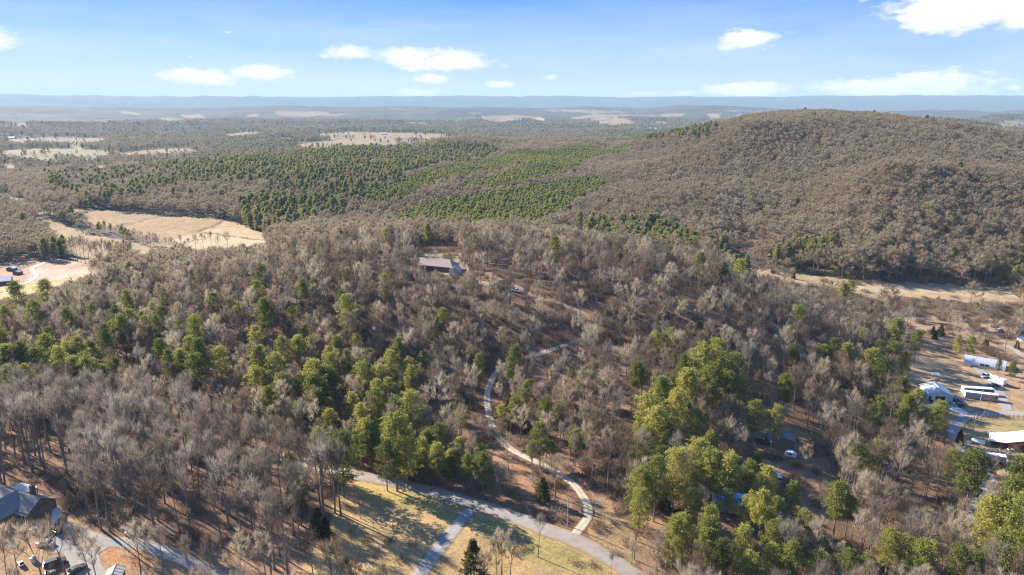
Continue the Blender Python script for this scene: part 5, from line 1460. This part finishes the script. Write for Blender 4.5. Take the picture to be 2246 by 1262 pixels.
# ---- red barn with white roof and lean-to
o_, rz, L_ = frame((2209, 986), (2268, 998)); L_ = 10.0
e = thing("barn", "red sided barn with a white metal roof and an open lean-to inside the fenced curve", "barn", o_, rz)
gable(e, L_, 8.8, 2.7, 4.7, C['red'], C['white'], (3.0, 8.6, 2.4), .3, trim=None)
lt = B(); lt.prism([(-5.2, 2.05), (-.32, 2.5), (-.32, 2.58), (-5.2, 2.13)], -.3, 9.0); lt.build("lean_to_roof", C['white'], e)
for x, y in ((-5.0, 0), (-5.0, 4.3), (-5.0, 8.6), (-2.6, 0)):
    p_ = B(); p_.box(x - .08, x + .08, y - .08, y + .08, -.5, 2.08); p_.build("post", C['wood'], e)
sw_ = B(); sw_.box(-5.15, -5.09, .1, 8.7, -.4, 1.95); sw_.build("side_wall", C['palewood'], e)
bw_ = B(); bw_.box(-5.08, -.02, 8.62, 8.7, -.4, 2.0); bw_.build("back_wall", C['red'], e)
# ---- tank, box trailer, lamp, poles
o_ = gp(2146, 974)
e = thing("storage_tank", "white horizontal storage tank with a dark end inside the curve of the farm road", "tank", o_, R(-38))
b = B(); b.cyl((-2.3, 0, .95), (1.9, 0, .95), .85, 20); b.build("shell", C['tank'], e)
b = B(); b.cyl((1.902, 0, .95), (2.0, 0, .95), .87, 20); b.cyl((2.001, 0, .95), (2.03, 0, .95), .3, 12, 1); b.build("end_cap", [C['black'], C['tank']], e)
for x in (-1.5, 1.1):
    b = B(); b.box(x, x + .2, -.6, .6, -.2, .35); b.build("cradle", C['wood'], e)
o_, rz, L_ = frame((2162, 1010), (2196, 1016))
e = thing("box_trailer", "long pale box trailer with white roof parked beside the farm road", "trailer", o_, rz)
b = B(); b.box(0, 5.8, 0, 2.2, .55, 2.35)
for k in range(12): b.box(.2 + k * .46, .26 + k * .46, -.02, -.001, .6, 2.3)
b.build("body", C['silver'], e)
b = B(); b.box(-.05, 5.85, -.05, 2.25, 2.352, 2.44); b.build("roof", C['white'], e)
b = B(); b.box(5.8, 5.84, .2, 2.0, .65, 2.2); b.build("door", C['greybox'], e)
for x in (2.2, 3.2):
    for y in (.05, 2.15):
        w_ = B(); w_.cyl((x, y - .1, .38), (x, y + .1, .38), .38, 12); w_.build("wheel", C['tyre'], e)
b = B(); b.box(-1.2, 0, 1.0, 1.2, .5, .6); b.build("drawbar", C['black'], e)
def pole(px, py, h, label, mat='pole', arm=False, name="utility_pole"):
    o_ = gp(px, py); e = thing(name, label, "pole", o_, rs.random())
    b = B(); b.cyl((0, 0, -.5), (0, 0, h), .15, 10, 0, .10); b.build("pole", C[mat], e)
    c_ = B(); c_.cyl((.1, 0, h - .35), (.28, 0, h - .35), .05, 8); c_.cyl((.28, 0, h - .42), (.28, 0, h - .25), .06, 8); c_.build("insulator", C['rim'], e)
    if arm:
        a = B(); a.box(-1.0, 1.0, -.06, .06, h - .55, h - .43); a.build("crossarm", C['wood'], e)
    return e
pole(1245, 1154, 9.0, "pale grey utility pole beside the road near the driveway gate")
pole(1391, 1228, 9.5, "brown utility pole among bare trees below the driveway gate", 'wood')
pole(2133.5, 952, 8.0, "thin grey pole inside the fenced curve near the white tank")
pole(2149, 887, 6.5, "slim pole standing before the grey shipping container")
pole(2127, 1016, 6.0, "thin pole at the farm road edge near the box trailer")
o_ = gp(2081, 903); e = thing("yard_lamp", "short lamp post on the grass beside the concrete apron of the white barn", "lamp", o_)
b = B(); b.cyl((0, 0, -.2), (0, 0, 2.6), .06, 8); b.build("post", C['black'], e)
b = B(); b.cyl((0, 0, 2.6), (0, 0, 3.0), .14, 8, 0, .2); b.build("lantern", C['glass'], e)
# ---- fence round the inside of the bend
FP = [(2111, 968), (2111, 955), (2112, 944), (2113.5, 935), (2115.5, 929), (2119, 925), (2123, 921), (2128, 917.5), (2134, 914.5), (2141, 913), (2149, 912), (2157, 912), (2165, 912), (2173, 912), (2182, 911.5), (2191, 911.5), (2200, 912), (2210, 912), (2220, 912.5), (2231, 913), (2242, 913.5), (2254, 914), (2266, 914.5)]
pts = [gp(x + 2, y + 6) for x, y in FP]
e = thing("fence", "brown post and rail fence following the inside curve of the farm road", "fence", pts[0])
for p in pts:
    q = p - pts[0]; b = B(); b.cyl((q.x, q.y, -.3), (q.x, q.y, 1.45), .10, 7); b.build("post", C['wood'], e)
for hz in (.55, 1.1):
    b = B()
    for p, q in zip(pts[:-1], pts[1:]):
        p_, q_ = p - pts[0], q - pts[0]; b.cyl((p_.x, p_.y, p_.z + hz), (q_.x, q_.y, q_.z + hz), .035, 5)
    b.build("rail", C['wood'], e)
# ---- gate over the gravel drive
a, b2 = gp(1277, 1124), gp(1299, 1130); rz = math.atan2(b2.y - a.y, b2.x - a.x); Lg = math.hypot(b2.x - a.x, b2.y - a.y) + .6
e = thing("driveway_gate", "black metal driveway gate across the foot of the pale gravel drive", "gate", a + Vector((0, 0, .1)), rz)
for x in (-.15, Lg):
    b = B(); b.box(x - .1, x + .1, -.1, .1, -.3, 1.75); p_ = b.build("gate_post", C['black'], e)
for s_ in (0, 1):
    x0, x1 = (.05, Lg / 2 - .05) if s_ == 0 else (Lg / 2 + .05, Lg - .2)
    b = B(); b.box(x0, x1, -.05, .05, 1.4, 1.55); b.box(x0, x1, -.05, .05, .15, .28)
    k = int((x1 - x0) / .22)
    for i in range(k + 1): b.box(x0 + (x1 - x0 - .04) * i / k, x0 + (x1 - x0 - .04) * i / k + .07, -.035, .035, .281, 1.399)
    b.build("gate_leaf", C['black'], e)
b = B(); b.cyl((-.15, 0, 1.55), (Lg, 0, 1.55), .05, 6); b.build("top_rail", C['rim'], e)
# ---- utility box
o_ = gp(281, 1174); e = thing("utility_box", "small white topped utility box at the edge of the leafy wood", "utility box", o_, R(20))
b = B(); b.box(-.6, .6, -.5, .5, -.1, 1.0); b.build("cabinet", C['darkcar'], e, .03)
b = B(); b.box(-.66, .66, -.56, .56, 1.002, 1.15); b.build("lid", C['white'], e)

# ---- house at lower left: long wing and cross wing
P0, P1 = gp(-40, 1120), gp(62, 1150)
rz = math.atan2(P1.y - P0.y, P1.x - P0.x); L_ = 24.0
e = thing("house", "grey shingled house with crossing gable roofs beside the parking court", "house", P1 + Vector((0, 0, 0)), rz)
def roof_gx(e, x0, x1, y0, y1, eave, ridge, mat, over=.5):
    """gable with the ridge along x"""
    ym = (y0 + y1) / 2; sl = (ridge - eave) / ((y1 - y0) / 2)
    for sg in (0, 1):
        ye = y0 - over if sg == 0 else y1 + over; ze = eave - over * sl
        r = B(); r.prism([(ye, ze + .03), (ym, ridge + .03), (ym, ridge + .15), (ye, ze + .15)], x0 - over, x1 + over, axis='x'); r.build("roof", mat, e)
    g = B()
    for x in (x0, x1 - .15): g.prism([(y0, eave), (y1, eave), (ym, ridge)], x, x + .15, axis='x')
    g.build("gable_end", C['wood'], e)
w_ = B(); w_.box(-L_, 0, -.01, 8.5, -1, 3.3); w_.build("wall", C['wood'], e)
roof_gx(e, -L_, 0, 0, 8.5, 2.9, 5.6, C['shingle'])
w_ = B(); w_.box(-12.5, -4.5, -7.5, -.02, -1, 3.3); w_.build("wall", C['wood'], e)
xm = -8.5; sl = 3.0 / 4.0
for sg in (-1, 1):
    xe = xm + sg * 4.6; ze = 3.3 - .6 * sl
    r = B(); r.prism([(xe, ze + .03), (xm, 6.33), (xm, 6.45), (xe, ze + .15)], -8.0, 4.2); r.build("roof", C['shingle'], e)
g = B(); g.prism([(-12.5, 3.3), (-4.5, 3.3), (-8.5, 6.3)], -7.5, -7.35); g.build("gable_end", C['wood'], e)
for x in (-11.6, -8.0):
    b = B(); b.box(x, x + 2.8, -7.58, -7.503, 0, 2.4); gd = b.build("garage_door", C['cream'], e)
for x in (-3.4, -1.8):
    b = B(); b.box(x, x + 1.0, -.09, -.012, 1.0, 2.4); wn = b.build("window", C['cream'], e); p_ = B(); p_.box(x + .1, x + .9, -.11, -.092, 1.1, 2.3); p_.build("pane", C['glass'], wn)
b = B(); b.box(-5.5, -4.4, 5.6, 6.6, 3.5, 7.4); b.build("chimney", C['log'], e)
o_ = gp(50, 1096); e = thing("carport", "pale flat roofed carport behind the grey shingled house", "carport", o_, rz)
b = B(); b.prism([(-3.4, 3.3), (3.6, 3.3), (3.6, 3.42), (-3.4, 3.42)], -2.4, 2.6); b.build("roof", C['cream'], e)
for x in (-3.1, 3.3):
    for y in (-2.1, 2.3):
        b = B(); b.box(x - .1, x + .1, y - .1, y + .1, -.6, 3.3); b.build("post", C['wood'], e)
o_ = gp(232, 1285); e = thing("shed", "small pale roofed shed under bare trees below the house drive", "shed", o_, R(15))
gable(e, 3.6, 3.2, 2.1, 3.1, C['wood'], C['cream'], None, .25)
o_ = gp(75, 1232); e = thing("water_tank", "small cream water tank on the leaves beside the silver sedan", "tank", o_)
b = B(); b.cyl((0, 0, 0), (0, 0, 1.3), .75, 14); b.cyl((0, 0, 1.301), (0, 0, 1.55), .75, 14, 0, .25); b.build("shell", C['cream'], e)
b = B(); b.cyl((0, 0, 1.552), (0, 0, 1.7), .22, 10); b.build("lid", C['carwhite'], e)

# ---- blue roofs among the pines
o_, rz, L_ = frame((1690, 984), (1744, 990))
e = thing("shed", "slate blue roofed shed half hidden by bare trees in the clearing", "shed", o_, rz)
gable(e, 8.5, 6.0, 2.5, 4.2, C['wood'], C['bluroof'], None, .4, openings=((1.2, 2.2, 1.0, 2.0, 'f'),), trim=C['cream'])
def tarp_roof(px, py, W, D, rz, label, h=2.4):
    o_ = gp(px, py); e = thing("shed", label, "shed", o_, R(rz))
    w_ = B(); w_.box(0, W, 0, D, -.5, h); w_.build("wall", C['palewood'], e)
    vs, fs = [], []; nx, ny = 16, 12
    for i in range(nx + 1):
        for j in range(ny + 1):
            u, v = i / nx, j / ny; x = -.5 + (W + 1) * u; y = -.5 + (D + 1) * v
            z = h + .15 + 1.3 * (1 - abs(2 * v - 1)) + .08 * math.sin(u * 19 + v * 7) + .06 * math.cos(v * 23 - u * 11)
            vs.append((x, y, z))
    for i in range(nx):
        for j in range(ny): fs.append((i * (ny + 1) + j, (i + 1) * (ny + 1) + j, (i + 1) * (ny + 1) + j + 1, i * (ny + 1) + j + 1))
    t = B(); t._add(vs, fs, 0); t.build("tarpaulin", C['tarp'], e)
tarp_roof(1568, 1122, 9.0, 6.5, -8, "low shed under a bright blue tarpaulin between tall pines")
tarp_roof(1625, 1130, 4.5, 3.6, -12, "smaller blue covered shed just right of the big blue tarpaulin", 1.9)
tarp_roof(2002, 893, 2.8, 2.6, 10, "little blue covered box at the wood edge left of the white barn", 1.0)
o_ = gp(1733, 1003); e = thing("camper_trailer", "rounded white camper trailer below the slate blue roofed shed", "trailer", o_, R(-25))
b = B(); b.prism([(-1.9, .5), (1.9, .5), (2.0, 1.1), (1.7, 1.8), (.9, 2.25), (-.6, 2.3), (-1.5, 1.9), (-1.9, 1.2)], -.95, .95); b.build("body", C['carwhite'], e, .05)
b = B(); b.box(-.6, .5, -.97, -.952, 1.2, 1.8); b.build("window", C['glass'], e); wheels(e, (0,), 1.0, .36)
b = B(); b.box(1.9, 3.0, -.06, .06, .5, .58); b.build("drawbar", C['black'], e)

# ---- cabin on the hill
o_, rz, L_ = frame((919, 592), (990, 598))
e = thing("cabin", "long dark cabin with a weathered brown roof on the hilltop", "house", o_, rz); Lc = L_ * 1.02
w_ = B(); w_.box(0, Lc, 0, 8.5, -1.5, 3.4); w_.build("wall", C['log'], e)
sl = 2.7 / 4.25
for sg in (0, 1):
    ye = -.8 if sg == 0 else 9.3; ze = 3.4 - .8 * sl
    r = B(); n = 5
    ridge_x1 = Lc - 3.2
    r._add([(-.6, ye, ze + .12), (Lc + .6, ye, ze + .12), (ridge_x1, 4.25, 6.22), (-.6, 4.25, 6.22), (-.6, ye, ze), (Lc + .6, ye, ze), (ridge_x1, 4.25, 6.1), (-.6, 4.25, 6.1)],
           [(0, 1, 2, 3), (4, 7, 6, 5), (0, 4, 5, 1), (1, 5, 6, 2), (2, 6, 7, 3), (3, 7, 4, 0)], 0)
    r.build("roof", C['brownroof'], e)
r = B(); r._add([(Lc + .6, -.8, 3.4 - .8 * sl + .13), (Lc + .6, 9.3, 3.4 - .8 * sl + .13), (Lc - 3.2, 4.25, 6.23), (Lc + .5, -.7, 3.4 - .8 * sl), (Lc + .5, 9.2, 3.4 - .8 * sl), (Lc - 3.2, 4.25, 6.1)], [(0, 1, 2), (3, 5, 4), (0, 3, 4, 1), (1, 4, 5, 2), (2, 5, 3, 0)], 0)
r.build("hip_roof", C['brownroof'], e)
g = B(); g.prism([(0, 3.4), (8.5, 3.4), (4.25, 6.05)], 0, .15, axis='x'); g.build("gable_end", C['log'], e)
for x in (2, 5.5, 9, 12.5):
    b = B(); b.box(x, x + 1.2, -.06, -.003, 1.1, 2.3); wn = b.build("window", C['cream'], e); p_ = B(); p_.box(x + .1, x + 1.1, -.08, -.062, 1.2, 2.2); p_.build("pane", C['glass'], wn)
b = B(); b.box(-.2, Lc * .6, -2.2, -.02, .1, .3); pc = b.build("porch", C['wood'], e)
o_ = gp(985, 603); e = thing("garage", "small white walled garage at the end of the hilltop cabin", "garage", o_ + Vector((0, 0, 0)), rz + R(8))
gable(e, 5.0, 5.5, 2.5, 3.9, C['whitewall'], C['dirtyroof'], None, .3, trim=C['white'])
b = B(); b.box(1.0, 4.0, -.06, -.003, 0, 2.1); b.build("garage_door", C['white'], e)

# ---- pale blue roofed house and pool at the right edge
o_ = gp(2236, 735); e = thing("house", "low house with a pale turquoise blue metal roof by the fallow ground", "house", o_, R(-6))
w_ = B(); w_.box(0, 9, 0, 6, -1, 2.8); w_.build("wall", C['wood'], e); roof_gx(e, 0, 9, 0, 6, 2.8, 4.6, C['sky'], .6)
b = B(); b.box(1, 2.2, -.07, -.003, 1, 2.1); b.build("window", C['glass'], e)
o_ = gp(2244, 746); e = thing("swimming_pool", "round covered pool in front of the pale turquoise blue roofed house", "pool", o_)
b = B(); b.cyl((0, 0, -.3), (0, 0, 1.1), 3.0, 28); b.build("wall", C['cream'], e); b = B(); b.cyl((0, 0, 1.102), (0, 0, 1.15), 3.1, 28); b.build("cover", C['pool'], e)

# ---- farm at the left edge
o_ = plane_pts([(-18, 628)], -7)[0]; a1 = plane_pts([(24, 624)], -7)[0]
rz = math.atan2(a1[1] - o_[1], a1[0] - o_[0])
e = thing("barn", "red sided barn with a bright white roof cut by the left frame edge", "barn", (a1[0], a1[1], h1(*a1)), rz)
w_ = B(); w_.box(-16, 0, 0, 9, -1, 2.8); w_.build("wall", C['red'], e); roof_gx(e, -16, 0, 0, 9, 2.8, 5.0, C['white'], .5)
for (px, py, W, D, rr, lab, m_) in [(14, 594, 6, 4, -6, "small dark shed with a white roof behind the red sided barn", 'white'), (28, 603, 5, 4, -10, "low grey roofed shed next to the dirt track behind the red sided barn", 'dirtyroof')]:
    o_ = plane_pts([(px, py)], -7)[0]; e = thing("shed", lab, "shed", (o_[0], o_[1], h1(*o_)), R(rr)); gable(e, W, D, 2.2, 3.2, C['darkcar'], C[m_], None, .3)
FB = [plane_pts([(x, y)], -7)[0] for x, y in [(36, 592), (44, 589), (52, 585.5), (60, 582), (68, 578.5), (76, 575)]]
e = thing("fence", "dark board fence beside the dirt track at the left farm", "fence", (FB[0][0], FB[0][1], h1(*FB[0])))
zz = [h1(*p) for p in FB]
for p, z in zip(FB, zz): b = B(); b.box(p[0] - FB[0][0] - .12, p[0] - FB[0][0] + .12, p[1] - FB[0][1] - .12, p[1] - FB[0][1] + .12, z - zz[0] - .3, z - zz[0] + 1.6); b.build("post", C['wood'], e)
for hz in (.5, 1.0, 1.5):
    b = B()
    for (p, z), (q, z2) in zip(list(zip(FB, zz))[:-1], list(zip(FB, zz))[1:]): b.cyl((p[0] - FB[0][0], p[1] - FB[0][1], z - zz[0] + hz), (q[0] - FB[0][0], q[1] - FB[0][1], z2 - zz[0] + hz), .09, 4)
    b.build("rail", C['wood'], e)

# ---- houses and barns far out on the plain
for (px, py, W, D, eave, ridge, roof, lab) in [
    (147, 371, 12, 14, 4, 7, 'white', "white roofed barn nearest the valley road in the far left fields"), (424, 336, 34, 10, 4, 6, 'white', "long low white barn at the end of the far tan field"),
    (486, 332, 14, 12, 6, 9, 'white', "white roofed house in dark trees right of the long white barn"), (678, 280, 34, 16, 6, 10, 'white', "bright white barn alone among the far middle woods"),
    (836, 296, 22, 14, 5, 9, 'white', "white house on the far green field above the tan pastures"), (968, 308, 26, 16, 6, 10, 'white', "white farmhouse at the end of the far tan pastures"),
    (18, 305, 22, 14, 5, 8, 'dirtyroof', "dull roofed barn beyond the far left field"), (640, 333, 14, 10, 4, 7, 'dirtyroof', "grey roofed farmhouse hidden in trees before the tan pastures"),
    (826, 326, 22, 10, 4, 7, 'dirtyroof', "pale low barn in front of the long tan pasture"), (1318, 272, 22, 14, 5, 9, 'whitewall', "pale farmhouse on the far rolling pastures"),
    (253, 324, 12, 10, 5, 8, 'white', "small white house between the two far left fields"), (1460, 283, 40, 12, 5, 8, 'dirtyroof', "long pale shed in the hazy valley before the far pastures"),
    (1004, 262, 30, 16, 6, 10, 'white', "tiny white house in the hazy woods left of the far knoll"), (55, 362, 16, 12, 4, 7, 'dirtyroof', "grey roofed farmhouse low among trees at the far left edge")]:
    o_ = gp(px, py)
    for q in (KEEP,): pass
    e = thing("farm_building", lab, "farm building", o_, R(-8 + 16 * rs.random()))
    w_ = B(); w_.box(0, W, 0, D, -3, eave); w_.build("wall", C['whitewall'], e); roof_gx(e, 0, W, 0, D, eave, ridge, C[roof], .6)

# ------------------------------------------------------------------ say which tree is which
LM = [("the grey driveway stub", 965, 1200), ("the road junction", 1025, 1120), ("the driveway gate", 1290, 1125), ("the upper gravel bend", 1070, 880), ("the lower gravel curve", 1215, 1035),
      ("the hilltop cabin", 960, 580), ("the hilltop white car", 1130, 640), ("the slate blue roof", 1716, 975), ("the blue tarpaulin", 1605, 1108), ("the silver pine-side car", 1722, 1130),
      ("the white barn", 2060, 870), ("the red barn", 2220, 975), ("the round-roofed barn", 2160, 800), ("the shingled house", 40, 1130), ("the parking court", 190, 1210), ("the pale utility pole", 1245, 1140),
      ("the branch heap", 1800, 1088), ("the farm road bend", 2095, 940), ("the box trailer", 2178, 1006), ("the meadow's far corner", 780, 1070), ("the fallow strip", 1750, 602), ("the left farm sheds", 25, 600),
      ("the hayfield tip", 590, 528), ("the valley hedgerow", 200, 500), ("the far tan pastures", 850, 305), ("the far left fields", 130, 330), ("the far rolling pastures", 1340, 265), ("the utility box", 281, 1170),
      ("the drive's upper end", 1245, 757), ("the bright pale sycamore", 2085, 715)]
ORD = ["nearest", "second", "third", "fourth", "fifth", "sixth", "seventh", "eighth", "ninth", "tenth", "eleventh", "twelfth", "thirteenth", "fourteenth", "fifteenth", "sixteenth", "seventeenth", "eighteenth", "nineteenth", "twentieth"]
ORD += [t + u for t in ("twenty-", "thirty-", "forty-") for u in ("first", "second", "third", "fourth", "fifth", "sixth", "seventh", "eighth", "ninth")]
cells = {}
for kind, e, H, var in TREE_OBJS:
    P = project(np.array([[e.location.x, e.location.y, e.location.z + H * .6]]))[0]
    best = min(LM, key=lambda l: math.hypot(l[1] - P[0], (l[2] - P[1]) * 1.4))
    dx, dy = P[0] - best[1], (P[1] - best[2]) * 1.4
    a = (math.degrees(math.atan2(-dy, dx)) + 360) % 360
    d = ["right of", "behind and right of", "behind", "behind and left of", "left of", "in front and left of", "in front of", "in front and right of"][int(((a + 22.5) % 360) // 45)]
    cells.setdefault((kind, best[0], d), []).append((math.hypot(dx, dy), e, H, var))
GROUPS = {'bare': "bare winter trees of the near woods", 'pine': "pine trees of the near woods", 'cedar': "dark cedars and small evergreens", 'pale': "pale barked sycamores"}
WORD = {'bare': "bare tree", 'pine': "pine", 'cedar': "dark cedar", 'pale': "pale sycamore"}
CAT = {'bare': "tree", 'pine': "pine tree", 'cedar': "evergreen", 'pale': "tree"}
for (kind, lm, d), lst in cells.items():
    lst.sort(key=lambda q: q[0])
    for k, (_, e, H, var) in enumerate(lst):
        size = "tall" if H > 18 else ("short" if H < 11 else "mid-sized")
        if kind == 'cedar': size = "taller" if H > 7.5 else "small"
        extra = {'lean': "leaning ", 'snag': "thin dead ", 'low': "round "}.get(var, "")
        o_w = ORD[min(k, len(ORD) - 1)]
        tag(e, f"{size} {extra}{WORD[kind]}, {o_w} one {d} {lm}", CAT[kind], GROUPS[kind])
# anything past the twentieth in its cell: say how far along it stands
sl_ = {}
for e_, px, py in SHRUBS:
    best = min(LM, key=lambda l: math.hypot(l[1] - px, l[2] - py)); sl_.setdefault(best[0], []).append((math.hypot(best[1] - px, best[2] - py), e_))
for lm, lst in sl_.items():
    for k, (_, e_) in enumerate(sorted(lst, key=lambda q: q[0])): tag(e_, f"low bare shrub on open ground, {ORD[k]} one from {lm}", "shrub", "bare shrubs on the open ground")
seen_l = {}
for kind, e, H, var in TREE_OBJS:
    l = e["label"]; seen_l[l] = seen_l.get(l, 0) + 1
print("tree labels", len(seen_l), "of", len(TREE_OBJS))

# ------------------------------------------------------------------ haze: one box of thin air round everything
def haze():
    me = bpy.data.meshes.new("haze")
    x, y0, y1, z0, z1 = 42000, -42000, 42000, -60, 320
    v = [(-x, y0, z0), (x, y0, z0), (x, y1, z0), (-x, y1, z0), (-x, y0, z1), (x, y0, z1), (x, y1, z1), (-x, y1, z1)]
    me.from_pydata(v, [], [(0, 3, 2, 1), (4, 5, 6, 7), (0, 1, 5, 4), (1, 2, 6, 5), (2, 3, 7, 6), (3, 0, 4, 7)])
    m = bpy.data.materials.new("haze_air"); m.use_nodes = True
    nt = m.node_tree; nt.nodes.clear()
    o = nt.nodes.new('ShaderNodeOutputMaterial'); pv = nt.nodes.new('ShaderNodeVolumePrincipled')
    pv.inputs['Color'].default_value = (0.50, 0.74, 0.93, 1)
    pv.inputs['Density'].default_value = 0.000062
    pv.inputs['Anisotropy'].default_value = 0.0
    nt.links.new(pv.outputs[0], o.inputs['Volume'])
    me.materials.append(m)
    ob = bpy.data.objects.new("haze", me); COL.objects.link(ob)
    tag(ob, kind="stuff")
haze()
